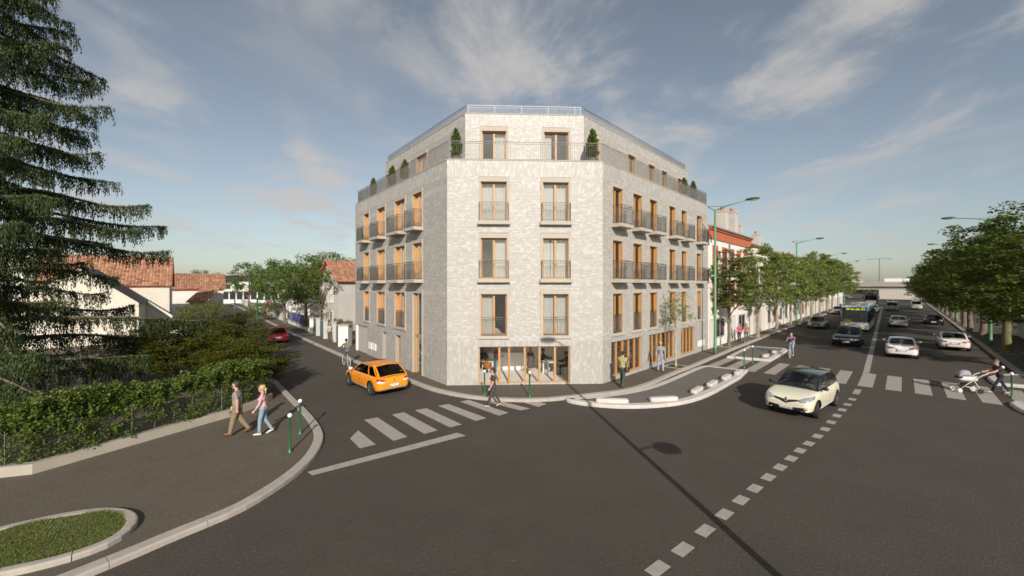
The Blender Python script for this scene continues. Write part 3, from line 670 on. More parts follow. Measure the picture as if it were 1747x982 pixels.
L_FAR = leafmat('far_leaf', (0.100, 0.155, 0.036)); L_OLIVE = leafmat('olive_leaf', (0.15, 0.165, 0.055)); L_CON = leafmat('conifer_needle', (0.050, 0.078, 0.028)); L_SHRUB = leafmat('shrub_leaf', (0.100, 0.115, 0.018))
def make_tree(name, hc, rc, trunk_h, tr, nclump, per, clump_r, lsize, lm, bark, nlimb=11, flat=.45, inner=.45, low=-.7, lean=0.0, ratio=.55):
    """trunk (with limbs) and a crown of leaves; hc = crown centre height, rc = crown radii"""
    root = empty(name); mb = MB(); top = (lean, 0, trunk_h)
    pts = limb(mb, (0, 0, -.06), top, tr, tr * .72, n=9, seg=6, wob=.03); mb.lathe([(tr * 1.5, -.06), (tr * 1.2, .05), (tr, .3)], 9)
    cl = clumps(nclump, (lean, 0, hc), rc, inner, low)
    limb(mb, top, (lean, 0, hc + rc[2] * .6), tr * .7, tr * .15, seg=5)
    for k in range(nlimb):
        a = k * 2.4; z0 = trunk_h + (hc - trunk_h) * random.uniform(-.1, .9); c = cl[random.randrange(len(cl))]
        p = limb(mb, (lean, 0, z0), tuple(c), tr * .42, tr * .06, .06, 5, 5)
        for q in range(2):
            c2 = cl[int(np.argmin(np.linalg.norm(cl - np.array(p[3]) - rng.normal(0, rc[0] * .25, 3), axis=1)))]; limb(mb, p[3], tuple(c2), tr * .16, tr * .04, .03, 4, 3)
    mb.build('trunk', bark, root, True)
    link('crown', leaves('crown', fill(cl, per, clump_r), lsize, lm, flat, ratio), root); return root
def plant(proto, x, y, rz, sc_, label, cat='tree', group=None, z=PAV, first=False):
    o = proto if first else copy_tree(proto); o.location = (x, y, z); o.rotation_euler = (0, 0, rz); o.scale = (sc_[0], sc_[0], sc_[1]) if isinstance(sc_, tuple) else (sc_,) * 3
    return tag(o, label, cat, group)
ORD = ['first', 'second', 'third', 'fourth', 'fifth', 'sixth', 'seventh', 'eighth', 'ninth', 'tenth', 'eleventh', 'twelfth']
# ---- avenue, building side
ta = make_tree('street_tree', 5.3, (2.55, 2.55, 2.9), 2.3, .14, 260, 46, (.5, .5, .13), .24, L_STREET, M_BARK, 14, flat=1.0, inner=.35, low=-.85)
tb = make_tree('street_tree', 5.5, (3.3, 3.3, 3.4), 2.6, .15, 240, 66, (.55, .55, .3), .21, L_STREET, M_BARKP, 12, flat=.5)
gA = 'street trees on the building side of the avenue'
tp = [G(1243, 591, PAV), G(1293, 574, PAV), G(1325, 562.3, PAV), G(1349, 554, PAV)] + [RS(s, -10.55) for s in (70.5, 79.5, 88.5, 97.5, 106.5, 116)]
for k, (x, y) in enumerate(tp):
    plant(ta if k == 0 else tb, x, y, k * 1.7, (1.0, 1.0) if k < 1 else ((.95 + .05 * (k % 3)) * (1.12 if k > 4 else 1), 1.0 + .05 * (k % 2) + (.14 if k > 4 else 0)), ('street tree with layered leaves nearest the apartment building' if k == 0 else ORD[k] + ' street tree along the houses, counted from the apartment building'), group=gA, first=k < 2)
# tree pits and the sapling
def pit(x, y, label, r=.75):
    rt = tag(empty('tree_pit', (x, y, PAV)), label, 'tree pit', 'tree pits in the pavements')
    fr = MB(T=Matrix.Rotation(aR, 4, 'Z'))
    for p in ((-r, r, -r, -r + .1), (-r, r, r - .1, r), (-r, -r + .1, -r + .1, r - .1), (r - .1, r, -r + .1, r - .1)): fr.box(*p, -.02, .035)
    fr.build('frame', M_KERB, rt); MB(T=Matrix.Rotation(aR, 4, 'Z')).sheet([(-r + .1, -r + .1), (r - .1, -r + .1), (r - .1, r - .1), (-r + .1, r - .1)], .012).build('turf', M_GRASSG, rt)
sx, sy = G(1153, 625, PAV)
ts = make_tree('sapling', 3.55, (1.05, 1.05, 1.6), 1.9, .055, 55, 14, (.3, .3, .15), .13, L_STREET, mat('pale_stem', (.42, .38, .26), .85, var=.15), 14, flat=.5, inner=.2)
plant(ts, sx, sy, .4, 1.0, 'thin young tree in front of the right shop windows', first=True)
pit(sx, sy, 'square tree pit round the thin young tree', .6)
for k in range(5): pit(*tp[k], 'square tree pit of the ' + ORD[k] + ' tree along the houses', .6)
# ---- avenue, right side
tc_ = make_tree('avenue_tree', 7.2, (4.7, 4.7, 4.5), 4.2, .27, 330, 74, (.75, .75, .32), .24, L_DARK, M_BARK, 14, flat=.6, inner=.35, low=-.9)
td_ = make_tree('avenue_tree', 6.9, (4.4, 4.4, 4.2), 3.9, .25, 320, 70, (.75, .75, .34), .24, L_DARK, M_BARK, 14, flat=.6, inner=.4, low=-.9)
tr_ = [(29.5, 10.2), G(1718, 601, PAV), G(1677, 578.5, PAV), G(1654, 565, PAV)] + [RS(s, 5.6) for s in (77, 86.5, 96, 106, 117, 130, 142)]
tr_[0] = RS(40, 6.3)
gB = 'big trees on the right side of the avenue'
for k, (x, y) in enumerate(tr_):
    o = plant(tc_ if k % 2 == 0 or k == 1 else td_, x, y, k * 2.1 + .5, (1.05 - .02 * (k % 3), (.86, .92, .84)[k] if k < 3 else .76 + .04 * (k % 2)), ('big dark tree at the right edge of the picture' if k == 0 else ('mossy-trunked big tree beside the grey wall' if k == 1 else ORD[k] + ' big tree on the right pavement, counted from the right edge')), group=gB, first=k in (0, 3))
    if k == 1:
        tk = [q for q in o.children if q.name.startswith('trunk')][0]; tk.data = tk.data.copy(); tk.data.materials[0] = M_BARKM
pit(*tr_[1], 'square tree pit of the mossy-trunked tree', .8)
# undergrowth behind the right pavement
cl = np.concatenate([np.column_stack([rng.uniform(0, 1, 260), rng.uniform(0, 1, 260), rng.uniform(.2, 2.4, 260)])]); s_ = 52 + cl[:, 0] * 95; v_ = 9.5 + cl[:, 1] * 3.0
cl = np.column_stack([dR[0] * s_ + nR[0] * v_, dR[1] * s_ + nR[1] * v_, cl[:, 2] + .1]); o = link('undergrowth', leaves('undergrowth', fill(cl, 26, (.9, .9, .6)), .28, L_DARK, .3)); tag(o, 'dark undergrowth behind the tree trunks on the right', 'undergrowth', kind='stuff')
# ---- hedge on its low wall
hw = [(-22, 10.0), G(0, 815, PAV), G(55, 809, PAV), G(400, 709, PAV), G(452, 689, PAV), (-10.95, 18.2)]
hb = MB(); oi = offset(hw, -.28); n = len(hw)
for i in range(n - 1):
    a, b_, c, d = hw[i], hw[i + 1], oi[i + 1], oi[i]; hb.add([(*a, .05), (*b_, .05), (*c, .05), (*d, .05), (*a, .40), (*b_, .40), (*c, .40), (*d, .40)], [(0, 1, 5, 4), (4, 5, 6, 7), (2, 3, 7, 6)])
hb.add([(*hw[-1], .05), (*oi[-1], .05), (*oi[-1], .40), (*hw[-1], .40)], [(0, 1, 2, 3)])
tag(hb.build('garden_wall', M_WALLC), 'low concrete wall along the foot of the hedge', 'wall')
hp = resample(hw, .28); A = np.array(hp); dirs = np.gradient(A, axis=0); dirs /= np.linalg.norm(dirs, axis=1, keepdims=True); nr = np.column_stack([-dirs[:, 1], dirs[:, 0]])
ii = rng.integers(0, len(A), 1500); dep = rng.uniform(.10, 1.0, 1500); hz = rng.random(1500) ** .75 * (1.78 + .14 * np.sin(A[ii, 0] * 1.3 + A[ii, 1])) + .22
edge = (hz > 1.3) | (dep < .45) | (rng.random(1500) < .25); ii, dep, hz = ii[edge], dep[edge], hz[edge]
keep = A[ii, 0] / A[ii, 1] > -1.55; ii, dep, hz = ii[keep], dep[keep], hz[keep]
hc_ = np.column_stack([A[ii] + nr[ii] * dep[:, None], hz]); hroot = thing('hedge', 'leafy green hedge behind the wire fence on the low wall', 'hedge', (*hw[3], 0))
L = fill(hc_, 75, (.2, .2, .2)); L = L[L[:, 2] > .14]
link('foliage', leaves('foliage', L, .080, L_HEDGE, .15, .8), hroot, True)
sb = MB()
for k in range(0, len(hp) - 1, 2):
    p = A[k] + nr[k] * random.uniform(.4, .7); limb(sb, (p[0], p[1], .05), (p[0] + random.uniform(-.2, .2), p[1] + random.uniform(-.2, .2), 1.35), .022, .01, seg=4)
sb.build('stems', M_BARK, hroot, world=True)
wf = MB(); fp = offset(hw, -.10); segs = resample(fp, .058)
for i in range(len(segs)):
    if segs[i][0] / segs[i][1] < -1.5: continue
    for s_ in (1, -1):
        j = i + s_ * 16
        if 0 <= j < len(segs): wf.tube([(*segs[i], .40), (*segs[(i + j) // 2], .82), (*segs[j], 1.24)], .0015, 3, False)
wroot = thing('wire_fence', 'fine wire mesh fence standing on the low garden wall', 'fence', (*hw[3], .4)); wf.build('mesh', mat('wire', (.16, .15, .13), .6), wroot, world=True)
for k, p in enumerate(resample(fp, 2.8)): MB().bar((*p, .38), (*p, 1.33), .010, 6).build('post', MATS['wire'], wroot, world=True)
# ---- dark shrubs behind the hedge
sh = [(-12.9, 19.5, 2.6, 'dark shrub at the right-hand end of the hedge'), (-14.9, 20.9, 3.2, 'tall dark shrub with yellow-green tips behind the hedge, second from the street'), (-17.4, 20.6, 3.1, 'dark shrub behind the middle of the hedge'), (-20.0, 21.4, 3.0, 'dark shrub behind the hedge beside the conifer'), (-16.9, 24.4, 3.4, 'dark bushy tree farther back behind the hedge'), (-20.3, 25.8, 3.0, 'dark bushy tree in front of the tiled house')]
for k, (x, y, h, lb) in enumerate(sh):
    t = make_tree('shrub', h * .56, (1.85, 1.85, h * .45), .5, .07, 200, 105, (.46, .46, .16), .105, L_SHRUB, M_BARK, 16, flat=.9, inner=.3, low=-.8, ratio=.6)
    plant(t, x, y, k, 1.0, lb, 'shrub', 'dark shrubs behind the hedge', first=True)
# ---- the drooping conifer
def conifer(x, y, H, label):
    root = thing('conifer', label, 'tree', (x, y, PAV)); mb = MB(); mb.tube([(0, 0, -.06), (0, 0, H * .5), (.1, 0, H)], [.45, .28, .04], 10); pts = []; ax = []; nb = 128
    for k in range(nb):
        z = 0.9 + (H - 1.6) * (k / nb) ** .9; a = k * 2.39996 + random.uniform(-.25, .25)
        Lb = (7.5 * (1 - z / (H * 1.22)) + .5) * random.uniform(.72, 1.08); ca, sa = math.cos(a), math.sin(a)
        front = ca > -.35
        if 4.2 < z < 6.9 and ca > .15 and sa > -.75: Lb *= .6
        ph = []; S = 12
        for i in range(S + 1):
            t = i / S; r = Lb * t; zz = z + Lb * (.10 * t - .30 * t * t + .16 * t ** 4) + .15 * math.sin(t * 7 + k) * t
            wv = .12 * math.sin(t * 5 + k * 2) * t * Lb * .4; ph.append(Vector((ca * r - sa * wv, sa * r + ca * wv, zz)))
        mb.tube(ph, [.075 * (1 - .88 * i / S) * (Lb / 6 + .25) + .006 for i in range(S + 1)], 5, False)
        nt_ = int(Lb * (30 if front else 8))
        for j in range(nt_):
            t = random.uniform(.10, 1.0); i = min(S - 1, int(t * S)); p = ph[i].lerp(ph[i + 1], t * S - i); side = random.uniform(-1, 1)
            ln = random.uniform(.45, 1.15) * (1.1 - .5 * t); dirh = Vector((ca * .35 - sa * side * .9, sa * .35 + ca * side * .9, 0)); ns = int(ln * 52)
            for q in range(ns):
                u = (q + random.random()) / ns; dz = -ln * (u ** 1.5) * .95; out = dirh * ln * .62 * (1 - (1 - u) ** 2); c = p + out + Vector((0, 0, dz))
                j2 = .085 * (1.15 - u); pts.append((c.x + random.gauss(0, j2), c.y + random.gauss(0, j2), c.z + random.gauss(0, .03))); ax.append((dirh.x * .5 * (1 - u), dirh.y * .5 * (1 - u), -.25 - u))
    mb.build('trunk', M_BARK, root, True); Pn = np.array(pts); An = np.array(ax); An /= np.linalg.norm(An, axis=1, keepdims=True)
    link('crown', leaves('crown', Pn, .115, L_CON, .1, .30, axis=An), root); print('conifer needles', len(pts)); return root
conifer(-20.6, 15.2, 20.5, 'tall dark conifer with drooping branches at the left edge')

# ------------------------------------------------------------------ other buildings
M_TILE = mat('clay_tile', (0.36, 0.18, 0.105), 0.85, attr=True, var=0.15, vs=3)
M_RENDER = mat('cream_render', (0.66, 0.60, 0.50), 0.9, var=0.07, vs=.8, bump=.1, bs=20)
M_WHITER = mat('white_render', (0.70, 0.67, 0.62), 0.9, var=0.07, vs=.7, bump=.1, bs=20)
M_GREYR = mat('grey_render', (0.46, 0.43, 0.39), 0.9, var=0.08, vs=.8)
M_REDB = mat('red_brick', (0.42, 0.115, 0.055), 0.85, var=0.15, vs=3)
M_DARK = mat('dark_glass', (0.03, 0.033, 0.036), 0.12)
M_ZINC = mat('zinc', (0.24, 0.26, 0.26), 0.5, metal=.4)
M_SLATE = mat('slate_roof', (0.115, 0.105, 0.105), 0.7, var=.15, vs=4)
M_SHUT = mat('shutter', (0.62, 0.59, 0.55), 0.7)
def tile_roof(name, a, b, c, d, parent, step=.28, row=.30, m=M_TILE, base=None):
    """a-b eave, d-c ridge (same order): a backing slope and courses of tiles joined into one part"""
    a, b, c, d = (Vector(p) for p in (a, b, c, d)); nrm = (b - a).cross(d - a).normalized()
    if nrm.z < 0: nrm = -nrm
    mb = MB(); mb.add([a, b, c, d, a - nrm * .12, b - nrm * .12, c - nrm * .12, d - nrm * .12], [(0, 1, 2, 3), (4, 5, 6, 7), (0, 1, 5, 4), (1, 2, 6, 5), (2, 3, 7, 6), (3, 0, 4, 7)])
    rf = mb.build(name, base or M_REDB, parent, world=True); nc = max(2, int((b - a).length / step)); nrw = max(2, int((d - a).length / row)); V = []; C = []
    S = lambda u, v: (a.lerp(b, u)).lerp(d.lerp(c, u), v)
    for j in range(nrw):
        for i in range(nc):
            u0, u1, v0, v1 = i / nc, (i + .93) / nc, j / nrw, min(1, (j + 1.08) / nrw); lo = .045 + random.uniform(0, .012); um = (u0 + u1) / 2
            V += [S(u0, v0) + nrm * lo * .5, S(um, v0) + nrm * (lo + .03), S(u1, v0) + nrm * lo * .5, S(u0, v1) + nrm * .012, S(um, v1) + nrm * .045, S(u1, v1) + nrm * .012]
            g = random.uniform(.6, 1.35); y = random.uniform(-.12, .16); C += [(g * (1 + y * .3), g * (1 + y), g * (1 + y))] * 6
    n = nc * nrw; q = np.array([(0, 1, 4, 3), (1, 2, 5, 4)]); Q = (np.arange(n)[:, None, None] * 6 + q[None]).reshape(-1, 4)
    t = link('tiles', fastmesh('tiles', np.array([tuple(v) for v in V]), Q, m, np.array(C)), rf, True); tag(t, kind='stuff'); return rf
def opening(F, root, u0, u1, z0, z1, frame=M_WHITER, pane=M_DARK, fw=.08, arch=None, name='window', sill=True, bars=True):
    f = MB()
    for p in ((u0 - fw, u0, z0, z1), (u1, u1 + fw, z0, z1), (u0 - fw, u1 + fw, z1, z1 + fw * (1.8 if arch else 1))): F.box(f, *p, -.01, .05)
    if sill: F.box(f, u0 - fw, u1 + fw, z0 - .08, z0, -.01, .08)
    if bars: F.box(f, (u0 + u1) / 2 - .025, (u0 + u1) / 2 + .025, z0, z1, .012, .03)
    o = f.build(name, frame, root, world=True); p = MB(); F.box(p, u0, u1, z0, z1, -.02, .010); p.build('pane', pane, o, world=True); return o
def block_wall(root, pts, z0, z1, m, name='wall'): return MB().prism(pts, z0, z1).build(name, m, root, world=True)
def row_house(t0, t1, zE, m, label, depth=9.0, ridge=2.0, roofm=M_TILE, name='terraced_house', lead=None):
    """house on the avenue's building line between t0 and t1 metres from the apartment building's corner"""
    q = [Vector(FR.P(t, 0, d)).xy for t, d in ((t0, 0), (t1, 0), (t1, -depth), (t0, -depth))]; root = thing(name, label, 'house', (*((q[0] + q[1]) / 2), PAV), group='terraced houses along the avenue')
    block_wall(root, [tuple(p) for p in q], -.05, zE, m)
    P = lambda t, d, z: FR.P(t, z, d)
    rf = tile_roof('roof', P(t0, .25, zE), P(t1, .25, zE), P(t1, -depth / 2, zE + ridge), P(t0, -depth / 2, zE + ridge), root, .4, .4, roofm)
    MB().add([P(t0, -depth / 2, zE + ridge), P(t1, -depth / 2, zE + ridge), P(t1, -depth, zE), P(t0, -depth, zE)], [(0, 1, 2, 3)]).build('rear_roof', M_REDB, root, world=True)
    for t in (t0 + .02, t1 - .02): MB().add([P(t, 0, zE), P(t, -depth, zE), P(t, -depth / 2, zE + ridge - .05)], [(0, 1, 2)]).build('gable', m, root, world=True)
    return root, rf
def chimney(rf, t, d, z0, z1, w, pots=2, m=M_GREYR):
    c = MB(); FR.box(c, t - w, t + w, z0, z1, d - .45, d + .45); FR.box(c, t - w - .04, t + w + .04, z1 - .15, z1 - .06, d - .49, d + .49); o = c.build('chimney', m, rf, world=True)
    p = MB(); 
    for k in range(pots): q = FR.P(t - w * .5 + k * w, 0, d); p.lathe([(.14, z1), (.11, z1 + .4), (.09, z1 + .4)], 8, (q[0], q[1], 0))
    p.build('chimney_pots', M_REDB, rf, world=True)
T1, T2, T3, T4 = LR + .05, FR.u(1280), FR.u(1306), FR.u(1372)
h1, r1 = row_house(T1, T2 - .03, 10.15, M_WHITER, 'white house with red brick bands and two tall chimneys next to the apartment building')
b = MB(); FR.box(b, T1 + .02, T2 - .05, 9.2, 10.0, .0, .09); FR.box(b, T1 + .02, T2 - .05, 9.95, 10.12, .0, .2); b.build('cornice_band', M_REDB, h1, world=True)
b = MB(); FR.box(b, T1 + .02, T2 - .05, 10.12, 10.24, .0, .34); b.build('gutter', M_ZINC, h1, world=True)
for px in (1220, 1236, 1248.5, 1260, 1271.5):
    u = FR.u(px)
    for z in (6.35, 3.4): opening(FR, h1, u - .5, u + .5, z, z + 2.0, M_REDB, M_SHUT if int(px) % 2 else M_DARK, .2, True)
b = MB(); u = FR.u(1243); FR.box(b, u - .06, u + .06, .1, 10.1, .03, .14); b.build('downpipe', M_ZINC, h1, world=True)
for px, w_ in ((1215, .6), (1228, 1.1), (1250, .6), (1265, 1.1)): u = FR.u(px); opening(FR, h1, u - w_, u + w_, .2 if w_ < 1 else .9, 2.4, M_GREYR, M_SHUT if w_ < 1 else M_DARK, .12)
def uat(px, d):
    r = (px - CX) / FPX; ox, oy = FR.P(0, 0, d)[:2]; return (r * oy - ox) / (FR.d[0] - r * FR.d[1])
chimney(r1, uat(1232, -1.9), -1.9, 10.2, 13.0, .55); chimney(r1, uat(1248.5, -1.9), -1.9, 10.2, 13.3, .6); chimney(r1, uat(1258, -2.2), -2.2, 10.2, 12.3, .3, 1)
h2, r2 = row_house(T2, T3 - .03, 9.6, M_RENDER, 'plain beige house between the red banded house and the house with buttresses', roofm=M_TILE)
chimney(r2, uat(1290, -2.2), -2.2, 9.8, 12.0, .55, 1)
for px in (1286, 1298):
    u = FR.u(px); opening(FR, h2, u - .55, u + .55, 5.6, 7.4)
u = FR.u(1292); b = MB(); FR.box(b, u - 1.6, u + 1.6, .1, 2.7, -.02, .03)
for k in range(9): FR.box(b, u - 1.6, u + 1.6, .15 + k * .28, .39 + k * .28, .03, .045)
b.build('garage_door', M_GREYR, h2, world=True)
h3, r3 = row_house(T3, T4 - .03, 9.3, M_WHITER, 'long white house with pale buttresses and a row of windows')
b = MB()
for k in range(4): u = T3 + .5 + (T4 - T3) * k / 5.2; FR.box(b, u, u + .9, 4.5, 9.2, .0, .45)
b.build('buttresses', M_RENDER, h3, world=True)
for k in range(8):
    u = T3 + (T4 - T3) * (k + .5) / 8
    opening(FR, h3, u - .5, u + .5, 4.9 - .4, 6.4); opening(FR, h3, u - .7, u + .7, .9, 2.4, M_REDB if k % 3 == 1 else M_GREYR, M_DARK)
h4, r4 = row_house(T4, T4 + 34, 8.2, M_RENDER, 'far cream terrace with tiled roof before the bridge')
h5, r5 = row_house(T4 + 34.05, T4 + 62, 7.0, M_WHITER, 'farthest white terrace on the building side of the avenue')
for hh, t0, t1, zz in ((h4, T4, T4 + 34, 4.6), (h5, T4 + 34, T4 + 62, 3.9)):
    for k in range(10):
        u = t0 + (t1 - t0) * (k + .5) / 10; opening(FR, hh, u - .6, u + .6, zz, zz + 1.7); opening(FR, hh, u - .6, u + .6, .3, 2.3, M_GREYR, M_SHUT if k % 3 else M_DARK)
chimney(r4, T4 + 6, -3, 8.2, 11, .5, 1, M_REDB)

# ---- houses on the left
def free_house(name, label, cx, cy, w_, d_, zE, zR, rz, m, ridge='x', ov=.35, loc_group=None):
    """gabled house; local x along the width; ridge along x or y"""
    root = thing(name, label, 'house', (cx, cy, 0), group=loc_group); T = Matrix.Translation((cx, cy, 0)) @ Matrix.Rotation(rz, 4, 'Z'); P = lambda x, y, z: tuple(T @ Vector((x, y, z)))
    MB(T=T).box(-w_ / 2, w_ / 2, -d_ / 2, d_ / 2, -.1, zE).build('wall', m, root, world=True)
    if ridge == 'x':
        for s in (-1, 1): x = s * (w_ / 2 - .01); MB(T=T).add([(x, -d_ / 2, zE), (x, d_ / 2, zE), (x, 0, zR)], [(0, 1, 2)]).build('gable', m, root, world=True)
        tile_roof('roof', P(-w_ / 2 - ov, -d_ / 2 - ov, zE - .1), P(w_ / 2 + ov, -d_ / 2 - ov, zE - .1), P(w_ / 2 + ov, 0, zR + .1), P(-w_ / 2 - ov, 0, zR + .1), root)
        tile_roof('roof', P(w_ / 2 + ov, d_ / 2 + ov, zE - .1), P(-w_ / 2 - ov, d_ / 2 + ov, zE - .1), P(-w_ / 2 - ov, 0, zR + .1), P(w_ / 2 + ov, 0, zR + .1), root, .8, .8)
    else:
        for s in (-1, 1): y = s * (d_ / 2 - .01); MB(T=T).add([(-w_ / 2, y, zE), (w_ / 2, y, zE), (0, y, zR)], [(0, 1, 2)]).build('gable', m, root, world=True)
        tile_roof('roof', P(w_ / 2 + ov, -d_ / 2 - ov, zE - .1), P(w_ / 2 + ov, d_ / 2 + ov, zE - .1), P(0, d_ / 2 + ov, zR + .1), P(0, -d_ / 2 - ov, zR + .1), root)
        tile_roof('roof', P(-w_ / 2 - ov, d_ / 2 + ov, zE - .1), P(-w_ / 2 - ov, -d_ / 2 - ov, zE - .1), P(0, -d_ / 2 - ov, zR + .1), P(0, d_ / 2 + ov, zR + .1), root)
    return root, T
X = lambda px, y: (px - CX) / FPX * y
# group of houses set parallel to the side street: local x across it, local y along it
aN = math.atan2(nL[1], nL[0]); O_ = (-37.08, 34.0); TW = Matrix.Translation((*O_, 0)) @ Matrix.Rotation(aN, 4, 'Z'); W3 = lambda t, s, z: tuple(TW @ Vector((t, s, z)))
q_ = W3(.6, 13.2, 0); ha, Ta = free_house('house', 'cream house with a broad orange tiled roof behind the conifer', q_[0], q_[1], 9.9, 7.0, 5.35, 8.55, aN, M_RENDER, ov=.25)
zR, sl_ = 6.85, .82; wing = thing('house', 'cream gabled outbuilding with dark ribbed roof left of the side street', 'house', (*W3(0, 4, 0)[:2], 0))
MB().add([W3(-3.8, 0, -.1), W3(3.8, 0, -.1), W3(3.8, 0, zR - 3.8 * sl_), W3(0, 0, zR), W3(-3.8, 0, zR - 3.8 * sl_), W3(-3.8, 9.0, -.1), W3(3.8, 9.0, -.1), W3(3.8, 9.0, zR - 3.8 * sl_), W3(0, 9.0, zR), W3(-3.8, 9.0, zR - 3.8 * sl_)], [(0, 1, 2, 3, 4), (5, 9, 8, 7, 6), (1, 6, 7, 2), (0, 4, 9, 5)]).build('wall', M_RENDER, wing, world=True)
MB().add([W3(3.82, 6.6, -.1), W3(5.6, 6.6, -.1), W3(5.6, 6.6, zR - 5.6 * sl_), W3(3.82, 6.6, zR - 3.82 * sl_), W3(3.82, 9.0, -.1), W3(5.6, 9.0, -.1), W3(5.6, 9.0, zR - 5.6 * sl_), W3(3.82, 9.0, zR - 3.82 * sl_)], [(0, 1, 2, 3), (1, 5, 6, 2), (5, 4, 7, 6)]).build('side_wall', M_RENDER, wing, world=True)
def ribs(t0, t1, s0, s1, sg, n):
    rm = MB()
    for k in range(n):
        a, b = t0 + (t1 - t0) * k / n, t0 + (t1 - t0) * (k + .93) / n
        rm.add([W3(sg * a, s0, zR - a * sl_ + .10), W3(sg * a, s1, zR - a * sl_ + .10), W3(sg * b, s1, zR - b * sl_ + .065), W3(sg * b, s0, zR - b * sl_ + .065)], [(0, 1, 2, 3)])
    rm.add([W3(sg * t0, s0, zR - t0 * sl_ + .05), W3(sg * t0, s1, zR - t0 * sl_ + .05), W3(sg * t1, s1, zR - t1 * sl_ + .05), W3(sg * t1, s0, zR - t1 * sl_ + .05)], [(0, 1, 2, 3)])
    rm.build('roof', M_SLATE, wing, world=True)
ribs(0, 4.0, -.15, 9.1, 1, 16); ribs(0, 4.0, -.15, 9.1, -1, 16); ribs(4.0, 5.85, 6.45, 9.1, 1, 8)
vg = MB(); vg.hexa([W3(4.0, 6.40, zR - 4.0 * sl_ - .22), W3(5.9, 6.40, zR - 5.9 * sl_ - .22), W3(5.9, 6.55, zR - 5.9 * sl_ - .22), W3(4.0, 6.55, zR - 4.0 * sl_ - .22), W3(4.0, 6.40, zR - 4.0 * sl_ + .12), W3(5.9, 6.40, zR - 5.9 * sl_ + .12), W3(5.9, 6.55, zR - 5.9 * sl_ + .12), W3(4.0, 6.55, zR - 4.0 * sl_ + .12)]); vg.build('verge', M_WHITER, wing, world=True)
wh = thing('house', 'white blank-walled house rising behind the conifer branches', 'house', (X(60, 52), 52, 0)); MB().box(X(20, 50), X(152, 50), 50, 57, -.1, 9.2).build('wall', M_WHITER, wh, world=True); b = MB(); b.box(X(20, 50) - .1, X(152, 50) + .1, 49.9, 57.1, 9.2, 9.4); b.build('coping', M_GREYR, wh, world=True)
hb_, Tb = free_house('house', 'smaller tiled house beyond the broad orange roof', X(316, 58), 60.0, 6.4, 6.5, 4.9, 7.0, aN, M_WHITER)
hc2 = thing('house_extension', 'low tiled extension beside the round olive bush', 'house', (X(338, 54), 54, 0)); MB().box(X(322, 54), X(350, 54), 54, 57, -.1, 3.2).build('wall', M_GREYR, hc2, world=True); tile_roof('roof', (X(322, 54) - .2, 53.7, 3.1), (X(350, 54) + .2, 53.7, 3.1), (X(350, 54) + .2, 57, 5.3), (X(322, 54) - .2, 57, 5.3), hc2)
gw = thing('garden_wall', 'grey garden wall below the round olive bush', 'wall', (X(330, 38.5), 38.5, 0)); MB().box(X(290, 38.5), X(425, 38.5), 38.5, 38.8, -.1, 1.15).build('wall', M_GREYR, gw, world=True); MB().box(X(290, 38.5), X(425, 38.5), 38.42, 38.88, 1.15, 1.25).build('coping', M_KERB, gw, world=True)
# far modern building at the end of the side street
yf = 118.0; mb_ = thing('office_building', 'long white modern building closing the side street', 'building', (X(430, yf), yf, 0))
b = MB(); b.box(X(300, yf), X(560, yf), yf, yf + 14, -.1, 1.0); b.box(X(352, yf), X(560, yf), yf - .6, yf + 14, 3.6, 6.4); b.box(X(300, yf), X(560, yf), yf + .3, yf + 14, 1.0, 3.6); b.build('wall', M_WHITER, mb_, world=True)
b = MB(); b.box(X(345, yf), X(560, yf), yf + .1, yf + 14, 6.4, 8.3); b.build('top_storey', M_DARK, mb_, world=True); MB().box(X(343, yf), X(562, yf), yf - .4, yf + 14.3, 8.3, 8.8).build('roof', M_GREYR, mb_, world=True)
for k in range(7): x = X(382 + 22 * k, yf); o = MB(); o.box(x, x + 2.4, yf - .66, yf - .55, 4.3, 5.6); o.build('window', M_DARK, mb_, world=True)
for k in range(14): x = X(355 + 12 * k, yf); o = MB(); o.box(x, x + 1.7, yf + .2, yf + .32, 1.2, 3.3); o.build('window', M_DARK, mb_, world=True)
# gabled house with red roof beside the apartment building, and its garden
yh = 36.5; hx, hy = X(584, yh), yh + 4
ch = Vector((X(590, 47), 47)); rzh = math.atan2(dL[1], dL[0])
hd, Td = free_house('house', 'grey gabled house with red tiled roof left of the apartment building', ch.x, ch.y + 1.5, 5.4, 4.8, 5.85, 8.2, R(50), M_GREYR, ridge='x', ov=.45)
Fh = Fac(tuple((Td @ Vector((-2.7, 2.4, 0))).xy), tuple((Matrix.Rotation(R(50), 3, 'Z') @ Vector((0, -1, 0))).xy))
for u in (.7, 1.9, 3.1): opening(Fh, hd, u - .28, u + .28, 3.4, 5.1, M_WHITER, M_SHUT, .1)
for u in (.9, 3.0): opening(Fh, hd, u - .3, u + .3, .9, 2.3, M_WHITER, M_DARK, .1)
st = MB()
for k in range(7): Fh.box(st, -.3 + k * .28, .0 + k * .28, 0, 2.6 - k * .36, .02, 1.0)
st.build('steps', M_GREYR, hd, world=True)
hx2 = thing('house', 'pale house with red roof half hidden by garden trees', 'house', (X(512, 62), 62, 0)); MB().box(X(483, 62), X(530, 62), 62, 68, -.1, 6.0).build('wall', M_WHITER, hx2, world=True); tile_roof('roof', (X(480, 62), 61.6, 5.9), (X(533, 62), 61.6, 5.9), (X(530, 62), 65, 8.0), (X(488, 62), 65, 8.0), hx2)
